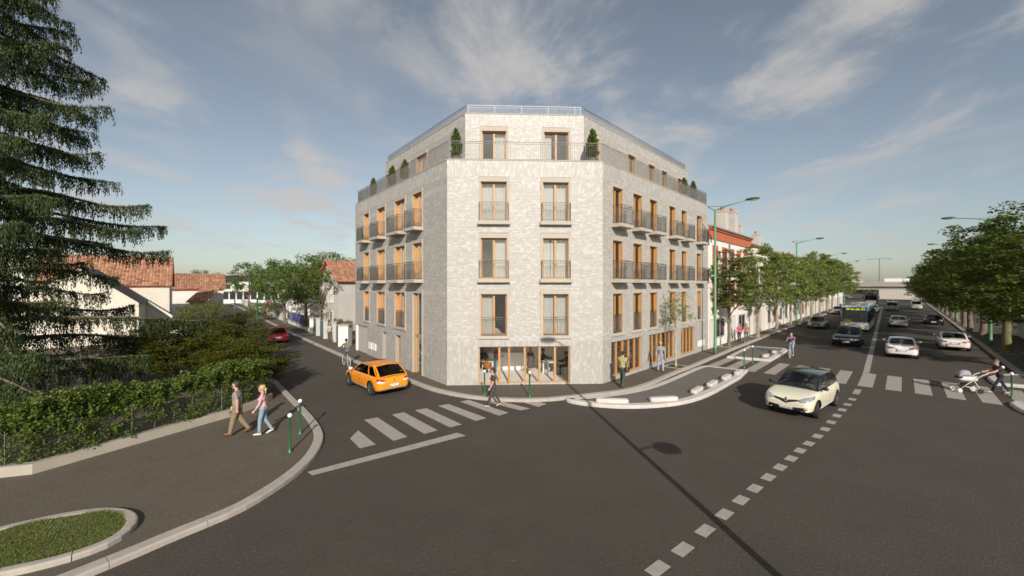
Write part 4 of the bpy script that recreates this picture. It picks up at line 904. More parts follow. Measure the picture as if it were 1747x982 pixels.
# garden walls along the right side of the side street
g1 = [add2(G(497, 570), add2(dL, nL, 0), t) for t in range(0, 92, 4)]; g1 = [add2(p, nL, 1.9) for p in g1]
def low_wall(path, z1, m, label, cap=M_KERB, name='garden_wall'):
    root = thing(name, label, 'wall', (*path[0], PAV)); oi_ = offset(path, .25); w_ = MB(); c_ = MB()
    for i in range(len(path) - 1):
        a, b_, c, d = path[i], path[i + 1], oi_[i + 1], oi_[i]; w_.add([(*a, 0), (*b_, 0), (*c, 0), (*d, 0), (*a, z1), (*b_, z1), (*c, z1), (*d, z1)], [(0, 1, 5, 4), (2, 3, 7, 6), (0, 4, 7, 3), (1, 2, 6, 5)])
        a, b_, c, d = (add2(path[i], nL, -.05), add2(path[i + 1], nL, -.05), add2(oi_[i + 1], nL, .05), add2(oi_[i], nL, .05)); c_.hexa([(*a, z1), (*b_, z1), (*c, z1), (*d, z1), (*a, z1 + .09), (*b_, z1 + .09), (*c, z1 + .09), (*d, z1 + .09)])
    w_.build('wall', m, root, world=True); c_.build('coping', cap, root, world=True); return root
low_wall(g1[4:], 1.35, M_WHITER, 'long white garden wall along the side street')
low_wall(g1[0:5], .55, M_WHITER, 'low white wall under the blue gate')
M_BLUE = mat('blue_metal', (.07, .065, .19), .5); M_TEAL = mat('teal_metal', (.07, .115, .125), .5)
fb = thing('fence_panel', 'dark blue metal fence on the low white wall', 'fence', (*g1[1], .6)); f_ = MB(); pp = resample(g1[1:4], .13)
for p in pp: f_.bar((*add2(p, nL, .1), .6), (*add2(p, nL, .1), 1.75 + .0 * random.random()), .022)
for z in (.75, 1.6): f_.bar((*add2(pp[0], nL, .1), z), (*add2(pp[-1], nL, .1), z), .03)
f_.build('bars', M_BLUE, fb, world=True)
gl_ = [add2(G(497, 570), dL, -t) for t in (1, 4, 7, 10, 13.2)]; gl_ = [add2(p, nL, 1.9) for p in gl_]
for k in range(4):
    a, b_ = Vector(gl_[k]), Vector(gl_[k + 1]); fb = thing('fence_panel', ['dark teal gate panel farthest up the side street', 'dark teal gate panel behind the walking person', 'dark teal fence panel near the gabled house', 'dark teal fence panel nearest the apartment building'][k], 'fence', (*a, PAV), group='teal fence panels along the side street'); f_ = MB()
    for i in range(11): c = a.lerp(b_, .14 + .072 * i); dd_ = (b_ - a).normalized(); f_.hexa([(*(c - dd_ * .075), .15), (*(c + dd_ * .075), .15), (*(c + dd_ * .075 + Vector((.03, .02))), .15), (*(c - dd_ * .075 + Vector((.03, .02))), .15), (*(c - dd_ * .075), 1.65), (*(c + dd_ * .075), 1.65), (*(c + dd_ * .075 + Vector((.03, .02))), 1.65), (*(c - dd_ * .075 + Vector((.03, .02))), 1.65)])
    f_.build('boards', M_TEAL, fb, world=True)
for k, p in enumerate(gl_):
    g = thing('gate_pillar', ['white gate pillar next to the low white wall', 'second grey gate pillar up from the wall end', 'middle grey gate pillar of the teal fence', 'grey gate pillar before the apartment building', 'white end pillar touching the apartment building'][k], 'pillar', (*p, PAV), group='pale pillars of the teal fence'); r_ = .22 if k < 4 else .42
    MB().box(-r_, r_, -r_, r_, -.1, 1.75).build('shaft', M_GREYR if 0 < k < 4 else M_WHITER, g); MB().box(-r_ - .06, r_ + .06, -r_ - .06, r_ + .06, 1.75, 1.87).build('cap', M_KERB, g)
# ---- far trees on the left
fa = make_tree('garden_tree', 5.0, (3.6, 3.6, 3.2), 2.2, .2, 90, 60, (.8, .8, .5), .26, L_FAR, M_BARK, 10, flat=.4)
fd = [(X(425, 86), 86, 1.22, 'round light green tree with visible trunk at the end of the side street'), (X(486, 55), 55, 1.05, 'green garden tree behind the white garden wall'), (X(522, 50), 50, 1.08, 'dense garden tree left of the gabled house'), (X(546, 47), 47, .98, 'dark garden tree touching the gabled house'), (X(468, 70), 70, 1.15, 'garden tree behind the long white wall'), (X(572, 60), 60, 1.22, 'tall tree behind the gabled house with red roof'), (X(348, 92), 92, 1.05, 'small tree in front of the far white building'), (X(540, 75), 75, 1.1, 'far garden tree above the half hidden red roof')]
for k, (x, y, s_, lb) in enumerate(fd): plant(fa, x, y, k * 1.3, s_, lb, group='garden trees along the side street', z=.0, first=k == 0)
ob = make_tree('olive_bush', 1.9, (2.6, 2.2, 1.75), .4, .1, 120, 70, (.5, .5, .4), .14, L_OLIVE, M_BARK, 10, flat=.2, low=-.9); plant(ob, X(347, 45.5), 45.5, 0, 1.02, 'round olive-green bush behind the grey garden wall', 'bush', z=.0, first=True)
for k, (px, y, lb) in enumerate(((452, 60, 'clipped pale green bush on the long white wall'), (538, 47, 'light green bush above the teal gate'), (583, 41, 'light green bush behind the teal fence near the gabled house'))):
    plant(ob, X(px, y), y, k, (.55 if k else .9), lb, 'bush', group='small bushes along the side street', z=0.0)
fl = make_tree('flowering_bush', 1.6, (1.2, 1.2, .9), .5, .05, 50, 60, (.3, .3, .25), .10, leafmat('blossom', (.62, .56, .48)), M_BARK, 8, flat=.1); plant(fl, X(384, 29), 29, 0, 1.0, 'pale blossoming bush between the dark shrubs', 'bush', z=0.1, first=True)
# far woods closing the horizon
def wood(name, label, pts, h, m=L_FAR):
    c = []
    for i in range(len(pts) - 1):
        n_ = int((Vector(pts[i + 1]) - Vector(pts[i])).length / 1.3)
        for k in range(n_): t = (k + random.random()) / n_; p = Vector(pts[i]).lerp(Vector(pts[i + 1]), t); c += [(p.x + random.gauss(0, 3), p.y + random.gauss(0, 3), random.uniform(.5, h * random.uniform(.6, 1.0))) for _ in range(5)]
    tag(link(name, leaves(name, fill(np.array(c), 14, (2.2, 2.2, 1.5)), 1.5, m, .3)), label, 'trees', kind='stuff')
wood('distant_wood', 'distant belt of trees on the horizon at the left', [(-260, 120), (-170, 190), (-60, 230), (20, 240)], 8)
wood('distant_wood', 'belt of trees beyond the wall on the right', [RS(8, 46), RS(60, 30), RS(110, 26), RS(190, 30)], 8)
wood('distant_wood', 'distant belt of trees beyond the bridge', [(60, 260), (170, 260), (330, 240)], 7)

# ---- bridge across the avenue, vault roofs, lorry
br = thing('bridge', 'flat concrete road bridge crossing the end of the avenue', 'bridge', (*RS(205, -2), 0)); aB = math.atan2(nR[1], nR[0])
TB = Matrix.Translation((*RS(205, 0), 0)) @ Matrix.Rotation(aB, 4, 'Z')
MB(T=TB).box(-70, 90, -6, 6, 5.0, 6.0).build('deck', M_WALLC, br, world=True); MB(T=TB).box(-70, 90, -5, 5, 3.9, 4.99).build('girder', M_GREYR, br, world=True); MB(T=TB).box(-70, 90, -6.1, -5.8, 6.0, 6.7).build('parapet', M_WALLC, br, world=True)
for x in (-46, -24, 24, 50): MB(T=TB).box(x - 1, x + 1, -3, 3, -.1, 3.9).build('pier', M_GREYR, br, world=True)
em = MB(T=TB).hexa([(-70, -9, 0), (-16, -9, 0), (-16, 30, 0), (-70, 30, 0), (-70, -9, 3.6), (-20, -9, .4), (-20, 30, 3.0), (-70, 30, 3.6)]).build('embankment', mat('ramp', (.10, .105, .12), .9), None); tag(em, 'dark embankment at the left of the bridge', None, kind='structure')
for k, (v, lb) in enumerate(((34, 'near glazed barrel vault roof behind the right trees'), (52, 'larger glazed barrel vault roof behind the right trees'))):
    h_ = thing('vaulted_hall', lb, 'hall', (*RS(232, v), 0), group='vaulted halls beyond the bridge'); T_ = Matrix.Translation((*RS(230, v), 0)) @ Matrix.Rotation(aB, 4, 'Z'); rr, z_ = (8.5, 9.0) if k == 0 else (9.5, 11.5); v_ = MB(T=T_); e_ = MB(T=T_); pr = [(rr * math.cos(t), z_ + rr * .9 * math.sin(t)) for t in np.linspace(0, math.pi, 15)]
    v_.add([(x, 0, z) for x, z in pr] + [(x, 40, z) for x, z in pr], [(i, i + 1, 16 + i, 15 + i) for i in range(14)]); v_.build('vault', mat('vault_glass', (.42, .44, .55), .25), h_, world=True)
    e_.add([(x, -.05, z) for x, z in pr] + [(pr[-1][0], -.05, 0), (pr[0][0], -.05, 0)], [tuple(range(17))]); e_.build('end_wall', M_GREYR, h_, world=True)
rw = thing('boundary_wall', 'tall pale grey wall behind the right pavement', 'wall', (*RS(60, 8.4), PAV)); MB().hexa([(*RS(28, 8.4), 0), (*RS(66, 8.4), 0), (*RS(66, 8.75), 0), (*RS(28, 8.75), 0), (*RS(28, 8.4), 2.2), (*RS(66, 8.4), 2.2), (*RS(66, 8.75), 2.2), (*RS(28, 8.75), 2.2)]).build('wall', M_WHITER, rw, world=True)
MB().hexa([(*RS(27.9, 8.33), 2.2), (*RS(66.1, 8.33), 2.2), (*RS(66.1, 8.82), 2.2), (*RS(27.9, 8.82), 2.2), (*RS(27.9, 8.33), 2.32), (*RS(66.1, 8.33), 2.32), (*RS(66.1, 8.82), 2.32), (*RS(27.9, 8.82), 2.32)]).build('coping', M_KERB, rw, world=True)

# ------------------------------------------------------------------ street furniture
M_GREEN = mat('green_paint', (0.020, 0.115, 0.035), 0.4); M_LGREEN = mat('lamp_green', (0.105, 0.24, 0.115), 0.5, var=.05); M_BALL = mat('white_ball', (0.78, 0.75, 0.72), 0.45)
M_DGREEN = mat('lamp_green_dark', (0.018, 0.085, 0.035), 0.45)
bol = empty('bollard'); MB().lathe([(.085, 0), (.085, .02), (.05, .06), (.038, .13), (.033, .2), (.033, 1.06), (.042, 1.07), (.042, 1.09), (0, 1.09)], 12).build('post', M_GREEN, bol, True); MB().sell((0, 0, 1.145), (.07, .07, .07), 1, 14, 10).build('ball', M_BALL, bol, True)
bp = [(494.5, 771, PAV, 'green white-balled bollard on the left pavement, nearest the camera'), (512, 739.5, PAV, 'green white-balled bollard on the left pavement behind another'), (826.6, 674.5, PAV, 'green white-balled bollard at the shop door behind the crossing woman'), (903.6, 677.3, PAV, 'green white-balled bollard before the middle of the shop front'), (1269.5, 627.3, 0, 'green white-balled bollard on the crossing, nearer the long island'), (1284, 619.5, 0, 'green white-balled bollard on the crossing beside the small island'), (1726, 678.5, 0, 'green white-balled bollard behind the woman pushing the pram'), (1710.5, 664.5, 0, 'green bollard half hidden by the legs of the woman with the pram')]
for k, (px, py, z, lb) in enumerate(bp):
    o = bol if k == 0 else copy_tree(bol); o.location = (*G(px, py, z), z); tag(o, lb, 'bollard', 'green bollards with white balls')
lamp = empty('street_lamp')
MB().lathe([(.14, 0), (.14, .5), (.115, .55), (.105, 1.2), (.075, 10.9), (0, 10.92)], 12).build('pole', M_LGREEN, lamp, True)
MB().lathe([(.146, -.01), (.146, .48), (.12, .5)], 12).build('base', M_DGREEN, lamp, True)
am = MB(); am.tube([(-.55, 0, 11.22), (0, 0, 10.85), (.9, 0, 11.12), (2.1, 0, 11.3)], [.02, .05, .04, .03], 7); am.tube([(-.5, 0, 11.22), (.6, 0, 11.1), (1.6, 0, 11.24)], .018, 5); am.build('arm', M_LGREEN, lamp, True)
hd_ = MB(); hd_.sell((2.5, 0, 11.36), (.46, .17, .10), .8, 14, 8).build('lamp_head', M_GREEN, lamp, True); MB().sell((2.55, 0, 11.30), (.30, .12, .085), 1, 12, 8).build('lamp_glass', mat('lamp_glass', (.8, .8, .76), .15), lamp, True)
lp = [(G(1220, 604, PAV), 'tall green street lamp at the far end of the apartment building', nR), (G(1359, 552.5, PAV), 'second green street lamp along the terraced houses', nR), ((61.8, 77.9), 'third green street lamp along the terraced houses', nR), ((85, 101.8), 'farthest green street lamp along the terraced houses', nR),
      (G(1690, 588.6, PAV), 'green street lamp between the big trees on the right, nearest', (-nR[0], -nR[1])), (RS(86, 5.5), 'second green street lamp among the right-hand trees', (-nR[0], -nR[1])), (RS(118, 5.5), 'third green street lamp among the right-hand trees', (-nR[0], -nR[1]))]
for k, (p, lb, d) in enumerate(lp):
    o = lamp if k == 0 else copy_tree(lamp); o.location = (*p, PAV); o.rotation_euler = (0, 0, math.atan2(d[1], d[0])); tag(o, lb, 'street lamp', 'green street lamps along the avenue')
# the lamp behind the camera's right edge whose shadow lies across the junction
l2 = thing('street_lamp', 'tall lamp post just outside the picture casting the long shadow', 'street lamp', (5.42, 3.2, 0)); MB().lathe([(.13, -.02), (.13, .5), (.10, .6), (.065, 10.85), (0, 10.86)], 12).build('pole', M_LGREEN, l2, True)
am = MB(); am.tube([(0, 0, 10.75), (-.5, .05, 11.05), (-.9, .05, 11.12)], .035, 6); am.tube([(0, 0, 4.72), (.35, 0, 4.85), (.75, 0, 4.85)], .03, 6); am.build('arm', M_LGREEN, l2, True)
MB().sell((-1.05, .05, 11.12), (.42, .2, .10), .8).build('lamp_head', M_GREEN, l2, True); MB().sell((1.0, 0, 4.82), (.42, .40, .12), .8).build('lamp_head', M_GREEN, l2, True)
# slim green posts with a bracket arm on the left street
for px, py0, y, lb in ((400.5, 500, 34, 'light green post with a side arm and hanging lamp up the side street'), (439, 508, 27.5, 'dark green post with a side arm and hanging lamp beside the red car')):
    x = X(px, y); zt = CAMH - (py0 - HY) / FPX * y; o = thing('bracket_post', lb, 'post', (x, y, PAV)); m_ = M_LGREEN if y > 30 else M_DGREEN
    MB().lathe([(.08, -.02), (.06, .3), (.05, zt - PAV), (0, zt - PAV)], 8).build('pole', m_, o, True); MB().tube([(0, 0, zt - .25), (.9, 0, zt - .25)], .03, 6).build('arm', m_, o)
    MB().sell((.9, 0, zt - .5), (.07, .07, .16), .6).build('hanging_lamp', mat('lamp_red', (.25, .05, .05), .4), o)
bl_ = thing('bridge_lamp', 'twin-armed lamp post standing on the bridge', 'street lamp', (*RS(203, -6.3), 6.0)); MB().lathe([(.2, 0), (.12, 9.5), (0, 9.5)], 8).build('pole', M_LGREEN, bl_); MB(T=Matrix.Rotation(aB, 4, 'Z')).tube([(-2.6, 0, 9.3), (0, 0, 9.5), (2.6, 0, 9.3)], .08, 5).build('arm', M_LGREEN, bl_)
for s in (-1, 1): MB(T=Matrix.Rotation(aB, 4, 'Z')).sell((s * 2.9, 0, 9.25), (.5, .25, .12), .8).build('lamp_head', M_LGREEN, bl_)
# clipped shrubs on the roof terrace
tz = 11.78; cone = empty('terrace_shrub'); cc = clumps(120, (0, 0, .95), (.30, .30, .75), .4, -1); cc[:, :2] *= (1.25 - (cc[:, 2:3] - .2) * .55)
link('foliage', leaves('foliage', fill(cc, 60, (.1, .1, .12)), .07, L_HEDGE, .1, .7), cone); MB().lathe([(.0, 0), (.22, 0), (.27, .34), (.24, .34), (.24, .30), (0, .30)], 14).build('pot', mat('planter', (.09, .085, .08), .6), cone, True); MB().bar((0, 0, .25), (0, 0, .8), .025, 6).build('stem', M_BARK, cone)
def tp_(F, px, d): u = F.u(px); return F.P(u, 0, d)[:2]
ts_ = [(FF.P(.42, 0, -.55)[:2], 1.1, 'conical shrub at the left front corner of the roof terrace'), (FF.P(LF - .42, 0, -.55)[:2], 1.15, 'conical shrub at the right front corner of the roof terrace'), (tp_(FL, 678, -.5), 1.0, 'conical shrub on the left terrace, nearest the middle'), (tp_(FL, 657, -.5), 1.05, 'conical shrub on the left terrace, second from the far end'), (tp_(FL, 626, -.5), 1.0, 'conical shrub at the far left end of the terrace'), (tp_(FR, 1179, -.5), 1.0, 'conical shrub on the right terrace, second from the far end'), (tp_(FR, 1194, -.5), 1.05, 'conical shrub at the far right end of the terrace')]
for k, (p, s_, lb) in enumerate(ts_): plant(cone, p[0], p[1], k, s_, lb, 'shrub', 'potted shrubs on the roof terrace', z=tz, first=k == 0)
# ------------------------------------------------------------------ vehicles
M_TYRE = mat('tyre', (0.018, 0.018, 0.018), 0.85); M_RIM = mat('alloy_rim', (0.45, 0.46, 0.48), 0.3, metal=.9); M_BLK = mat('black_trim', (0.018, 0.018, 0.02), 0.45)
M_CHROME = mat('chrome', (0.75, 0.76, 0.78), 0.12, metal=1.0); M_LAMP = mat('headlamp', (0.55, 0.58, 0.62), 0.08, metal=.6); M_TAIL = mat('tail_lamp', (0.45, 0.015, 0.02), 0.2, coat=.5); M_TAILW = mat('tail_lamp_clear', (0.66, 0.62, 0.62), 0.15, coat=.5)
M_SEAT = mat('car_seat', (0.035, 0.033, 0.032), 0.8); M_SEATG = mat('car_seat_grey', (0.13, 0.115, 0.10), 0.85); M_CARGL = glass('car_glass', (0.52, 0.55, 0.56), 1.5, 1.3); M_CARGD = glass('privacy_glass', (0.07, 0.075, 0.08), 1.5, 0.8); M_SEAM = mat('panel_gap', (0.01, 0.01, 0.01), 0.9)
M_GUN = mat('grey_plastic', (0.26, 0.25, 0.24), 0.5)
def plate_mat():
    m = mat('number_plate', (0.72, 0.70, 0.68), 0.5); 
    if 'done' in m: return m
    m['done'] = 1; t = m.node_tree; b = t.nodes['Principled BSDF']; tc2 = t.nodes.new('ShaderNodeTexCoord'); mp = t.nodes.new('ShaderNodeMapping'); mp.inputs['Scale'].default_value = (1, 26, 14); t.links.new(tc2.outputs['Object'], mp.inputs[0])
    n = t.nodes.new('ShaderNodeTexNoise'); n.inputs['Scale'].default_value = 1.0; n.inputs['Detail'].default_value = 1; t.links.new(mp.outputs[0], n.inputs['Vector']); r = t.nodes.new('ShaderNodeValToRGB'); r.color_ramp.elements[0].position = .40; r.color_ramp.elements[0].color = (.35, .33, .38, 1); r.color_ramp.elements[1].position = .5; r.color_ramp.elements[1].color = (.74, .71, .70, 1)
    t.links.new(n.outputs['Fac'], r.inputs[0]); t.links.new(r.outputs[0], b.inputs['Base Color']); return m
M_PLATE = plate_mat(); M_PLB = mat('plate_blue', (.10, .12, .50), .5)
def paint(name, c, rough=.28, metal=0.0): return mat(name, c, rough, metal=metal, coat=.6, var=.02, vs=3)
WHEELS = {}
def wheel_meshes(r, w_, spokes=5):
    k = (r, w_, spokes)
    if k in WHEELS: return WHEELS[k]
    ty = MB(); ri = r * .66; ty.lathe([(ri, -w_ / 2), (r * .93, -w_ / 2), (r * .985, -w_ * .38), (r, -w_ * .2), (r, w_ * .2), (r * .985, w_ * .38), (r * .93, w_ / 2), (ri, w_ / 2)], 26, axis='y'); o = ty.build('tyre', M_TYRE, None, True)
    rm = MB(); rm.lathe([(ri, -w_ * .45), (ri, w_ * .47), (ri * .93, w_ * .45), (ri * .88, w_ * .2), (ri * .88, -w_ * .4)], 26, axis='y')
    for s in range(spokes):
        a = 2 * math.pi * s / spokes
        for da in (-.13, .13):
            c, s_ = math.cos(a + da), math.sin(a + da); c2, s2 = math.cos(a), math.sin(a); rm.hexa([(c2 * ri * .12 - s2 * .03, w_ * .36, s2 * ri * .12 + c2 * .03), (c2 * ri * .12 + s2 * .03, w_ * .36, s2 * ri * .12 - c2 * .03), (c * ri * .95 + s_ * .022, w_ * .38, s_ * ri * .95 - c * .022), (c * ri * .95 - s_ * .022, w_ * .38, s_ * ri * .95 + c * .022), (c2 * ri * .12 - s2 * .03, w_ * .44, s2 * ri * .12 + c2 * .03), (c2 * ri * .12 + s2 * .03, w_ * .44, s2 * ri * .12 - c2 * .03), (c * ri * .95 + s_ * .022, w_ * .46, s_ * ri * .95 - c * .022), (c * ri * .95 - s_ * .022, w_ * .46, s_ * ri * .95 + c * .022)])
    rm.lathe([(0, w_ * .46), (ri * .2, w_ * .45), (ri * .22, w_ * .3), (0, w_ * .3)], 12, axis='y'); dk = MB(); q = rm.build('rim', M_RIM, None, False)
    d_ = MB().lathe([(0, -w_ * .1), (ri * .9, -w_ * .1), (ri * .9, w_ * .02), (0, w_ * .02)], 20, axis='y').build('brake_disc', M_BLK, None)
    res = (o.data, q.data, d_.data)
    for x in (o, q, d_): bpy.data.objects.remove(x)
    WHEELS[k] = res; return res
def put_wheel(root, x, y, r, w_, steer=0.0, spokes=5):
    t, q, d_ = wheel_meshes(r, w_, spokes); o = link('wheel', t, root, loc=(x, y, r), rz=(0 if y > 0 else math.pi) + steer); link('rim', q, o); link('brake_disc', d_, o); return o
def drape(bvh, poly, axis, out=.006, n=5, rings=4, S=3.2):
    """outline laid on the body: cast each point of the outline and of inner rings on the surface"""
    pts = []; m = len(poly)
    for i in range(m):
        a, b = poly[i], poly[(i + 1) % m]; pts += [(a[0] + (b[0] - a[0]) * k / n, a[1] + (b[1] - a[1]) * k / n) for k in range(n)]
    cx = sum(p[0] for p in pts) / len(pts); cy = sum(p[1] for p in pts) / len(pts); N_ = len(pts)
    D = {'+x': (Vector((-1, 0, 0)), lambda a, b: Vector((S, a, b))), '-x': (Vector((1, 0, 0)), lambda a, b: Vector((-S, a, b))), '+y': (Vector((0, -1, 0)), lambda a, b: Vector((a, S, b))), '-y': (Vector((0, 1, 0)), lambda a, b: Vector((a, -S, b))), '+z': (Vector((0, 0, -1)), lambda a, b: Vector((a, b, S)))}[axis]
    def hit(a, b, o):
        h = bvh.ray_cast(D[1](a, b), D[0])
        if h[0] is None: h = bvh.find_nearest(D[1](a, b) + D[0] * (S - 1.6))
        nn = h[1] if h[1].dot(D[0]) < 0 else -h[1]
        return h[0] + (nn * .6 - D[0] * .4) * o
    vs = [hit(*p, -.012) for p in pts]; fs = []
    for r in range(rings):
        t = 1 - r / rings; vs += [hit(cx + (p[0] - cx) * t, cy + (p[1] - cy) * t, out) for p in pts]
    vs.append(hit(cx, cy, out))
    for r in range(rings):
        for i in range(N_): j = (i + 1) % N_; fs.append((r * N_ + i, r * N_ + j, (r + 1) * N_ + j, (r + 1) * N_ + i))
    for i in range(N_): fs.append((rings * N_ + i, rings * N_ + (i + 1) % N_, (rings + 1) * N_))
    return vs, fs
PROF = {
 'hatch': [(0, .40, .60, .60), (.012, .32, .80, .82), (.045, .24, .93, .93), (.11, .20, .97, .98), (.3, .18, .955, 1), (.5, .18, .94, 1), (.68, .18, .93, 1), (.75, .18, .915, .995), (.85, .18, .85, .98), (.93, .20, .76, .93), (.975, .24, .68, .84), (.994, .32, .58, .70), (1, .38, .52, .58)],
 'suv':   [(0, .46, .70, .62), (.012, .36, .92, .84), (.05, .28, 1.05, .94), (.11, .24, 1.07, .98), (.3, .23, 1.05, 1), (.5, .23, 1.03, 1), (.68, .23, 1.02, 1), (.75, .23, 1.01, .995), (.85, .23, .97, .98), (.93, .24, .90, .94), (.975, .28, .82, .86), (.994, .36, .70, .74), (1, .44, .60, .60)],
 'sedan': [(0, .40, .66, .60), (.012, .32, .86, .82), (.045, .25, .95, .92), (.12, .20, .965, .97), (.3, .18, .945, 1), (.5, .18, .93, 1), (.68, .18, .915, 1), (.75, .18, .90, .995), (.85, .18, .83, .98), (.93, .20, .75, .93), (.975, .24, .67, .84), (.994, .32, .57, .70), (1, .38, .51, .58)],
 'van':   [(0, .36, .90, .80), (.01, .30, 1.06, .93), (.04, .26, 1.10, .98), (.11, .24, 1.10, 1), (.3, .23, 1.09, 1), (.5, .23, 1.08, 1), (.72, .23, 1.07, 1), (.80, .23, 1.05, .995), (.88, .23, 1.0, .98), (.94, .24, .92, .94), (.98, .28, .80, .86), (.994, .36, .68, .76), (1, .42, .58, .62)]}
GH = {'hatch': (.035, .20, .52, .735), 'suv': (.035, .15, .53, .73), 'sedan': (.135, .30, .56, .745), 'van': (.012, .035, .66, .80)}
SECT = [(0, 0), (.45, 0), (.82, .0), (.94, .08), (.985, .28), (1.0, .52), (.99, .70), (.96, .86), (.90, .96), (.74, 1.0), (.38, 1.012), (0, 1.015)]
def car(name, label, kind, L, W, H, c, x, y, heading, detail, group='cars on the road', roofm=None, rw=.33, wb=None, steer=0.0, spokes=5, gl=None, glr=None, z=0.0, side_pillars=(.0, .47, .53, 1.0), seats=True, plate=True, mirror=None):
    root = thing(name, label, 'car' if kind != 'van' else 'van', (x, y, z), heading, group); hw = W / 2; wb = wb or L * .615; fx = L / 2 - L * .195; rx = fx - wb; sc_ = H / {'hatch': 1.44, 'suv': 1.58, 'sedan': 1.43, 'van': 1.85}[kind]
    mb = MB(); n = len(SECT); ring = []
    for xf, zb, zt, wf in PROF[kind]:
        zb, zt = zb * (sc_ if kind != 'van' else 1), zt * sc_; pts = [(yy * hw * wf, zb + (zt - zb) * zz) for yy, zz in SECT]; full = pts + [(-a, b) for a, b in pts[-2:0:-1]]; ring.append([(-L / 2 + xf * L, a, b) for a, b in full])
    m_ = len(ring[0]); mb.add([p for r_ in ring for p in r_], [(i * m_ + k, i * m_ + (k + 1) % m_, (i + 1) * m_ + (k + 1) % m_, (i + 1) * m_ + k) for i in range(len(ring) - 1) for k in range(m_)] + [tuple(range(m_))[::-1], tuple(range((len(ring) - 1) * m_, len(ring) * m_))])
    tmp = mb.build('body_tmp', c, None, True); cut = MB(); rc = rw + .055
    for ax in (fx, rx):
        for s in (-1, 1): cut.lathe([(0, s * (hw - .30)), (rc, s * (hw - .30)), (rc, s * (hw + .2)), (0, s * (hw + .2))] if s > 0 else [(0, s * (hw + .2)), (rc, s * (hw + .2)), (rc, s * (hw - .30)), (0, s * (hw - .30))], 26, (ax, 0, rw), 'y')
    cutter = cut.build('cut_tmp', M_BLK, None); bmx = bmesh.new(); bmx.from_mesh(cutter.data); bmesh.ops.remove_doubles(bmx, verts=bmx.verts, dist=1e-5); bmesh.ops.recalc_face_normals(bmx, faces=bmx.faces); bmx.to_mesh(cutter.data); bmx.free()
    bmx = bmesh.new(); bmx.from_mesh(tmp.data); bmesh.ops.recalc_face_normals(bmx, faces=bmx.faces); bmx.to_mesh(tmp.data); bmx.free()
    sm = tmp.modifiers.new('s', 'SUBSURF'); sm.levels = 2; sm.render_levels = 2; bo = tmp.modifiers.new('b', 'BOOLEAN'); bo.object = cutter; bo.operation = 'DIFFERENCE'; bo.solver = 'EXACT'
    me = applied(tmp); bpy.data.objects.remove(tmp); bpy.data.objects.remove(cutter); me.materials.clear(); me.materials.append(c); me.materials.append(M_BLK)
    for p in me.polygons:
        q = p.center; w1 = any((q.x - ax) ** 2 + (q.z - rw) ** 2 < (rc + .004) ** 2 and abs(q.y) < hw * 1.02 and ((abs((p.normal.x * (q.x - ax) + p.normal.z * (q.z - rw))) > .85 * rc and abs(p.normal.y) < .2) or abs(q.y) < hw - .285) for ax in (fx, rx))
        p.material_index = 1 if w1 else 0; p.use_smooth = not w1
    body = link('body', me, root)
    # cabin: four leaning sides and a roof, glass set in pillars
    rb, rt, ft, fb = (-L / 2 + f * L for f in GH[kind]); beltz = lambda xx: np.interp((xx + L / 2) / L, [p[0] for p in PROF[kind]], [p[2] for p in PROF[kind]]) * sc_
    wbs, wt, zr = hw * .925, hw * (.90 if kind == 'van' else .735), H - .055
    P = {'fb': (fb, wbs * .95, beltz(fb) - .015), 'ft': (ft, wt, zr - .015), 'rb': (rb, wbs * .90, beltz(max(rb, -L / 2 + .05 * L)) - .03), 'rt': (rt, wt * .97, zr - .025)}; V_ = lambda k, s: Vector((P[k][0], P[k][1] * s, P[k][2]))
    fm = MB(); rf = MB(); polys_v = [v.co.copy() for v in me.vertices]; polys_f = [tuple(p.vertices) for p in me.polygons]
    def patch(a, b, c_, d, ss, ts, bul, gi):
        """a-b bottom, d-c top; gi(i,j) -> 'frame' or an index of a pane"""
        nrm = (b - a).cross(d - a).normalized(); mid = (a + b + c_ + d) / 4
        if nrm.dot(mid - Vector((mid.x * .5, 0, .9))) < 0: nrm = -nrm
        pt = lambda s, t: a.lerp(b, s).lerp(d.lerp(c_, s), t) + nrm * bul * (1 - (2 * s - 1) ** 2) + nrm * .025 * (1 - (2 * t - 1) ** 2)
        panes = {}
        for i in range(len(ss) - 1):
            for j in range(len(ts) - 1):
                q = [pt(ss[i], ts[j]), pt(ss[i + 1], ts[j]), pt(ss[i + 1], ts[j + 1]), pt(ss[i], ts[j + 1])]; g = gi(i, j)
                (fm if g == 'frame' else panes.setdefault(g, MB())).add(q, [(0, 1, 2, 3)])
        return panes
    sub = lambda e: sorted({round(v, 4) for i in range(len(e) - 1) for v in np.linspace(e[i], e[i + 1], 5)})
    def mk(panes, nm, m): 
        for g in panes.values(): g.build(nm, m, root, True, weld=True)
    e = [0, .055, .945, 1]; se = sub(e); te = [0, .05, .35, .65, .93, 1]
    inr = lambda lo, hi: (lambda i, j: 0 if lo <= (se[i] + se[i + 1]) / 2 <= hi and 0 < j < 4 else 'frame')
    mk(patch(V_('fb', 1), V_('fb', -1), V_('ft', -1), V_('ft', 1), se, te, .10, inr(.055, .945)), 'windscreen', gl or M_CARGL)
    mk(patch(V_('rb', -1), V_('rb', 1), V_('rt', 1), V_('rt', -1), se, te, .07, inr(.055, .945)), 'rear_window', glr or M_CARGD)
    sp = side_pillars
    for s in (1, -1):
        ee = sorted({0, .07, .96, 1} | {v for v in sp if 0 < v < 1}); ss = sub(ee); wins = [(max(.07, sp[k]), min(.96, sp[k + 1])) for k in range(0, len(sp), 2)]
        def gi(i, j):
            cc = (ss[i] + ss[i + 1]) / 2
            for k, (lo, hi) in enumerate(wins):
                if lo < cc < hi and 0 < j < 4: return k
            return 'frame'
        mk(patch(V_('rb', s), V_('fb', s), V_('ft', s), V_('rt', s), ss, te, .035, gi), 'side_window', glr or gl or M_CARGL)
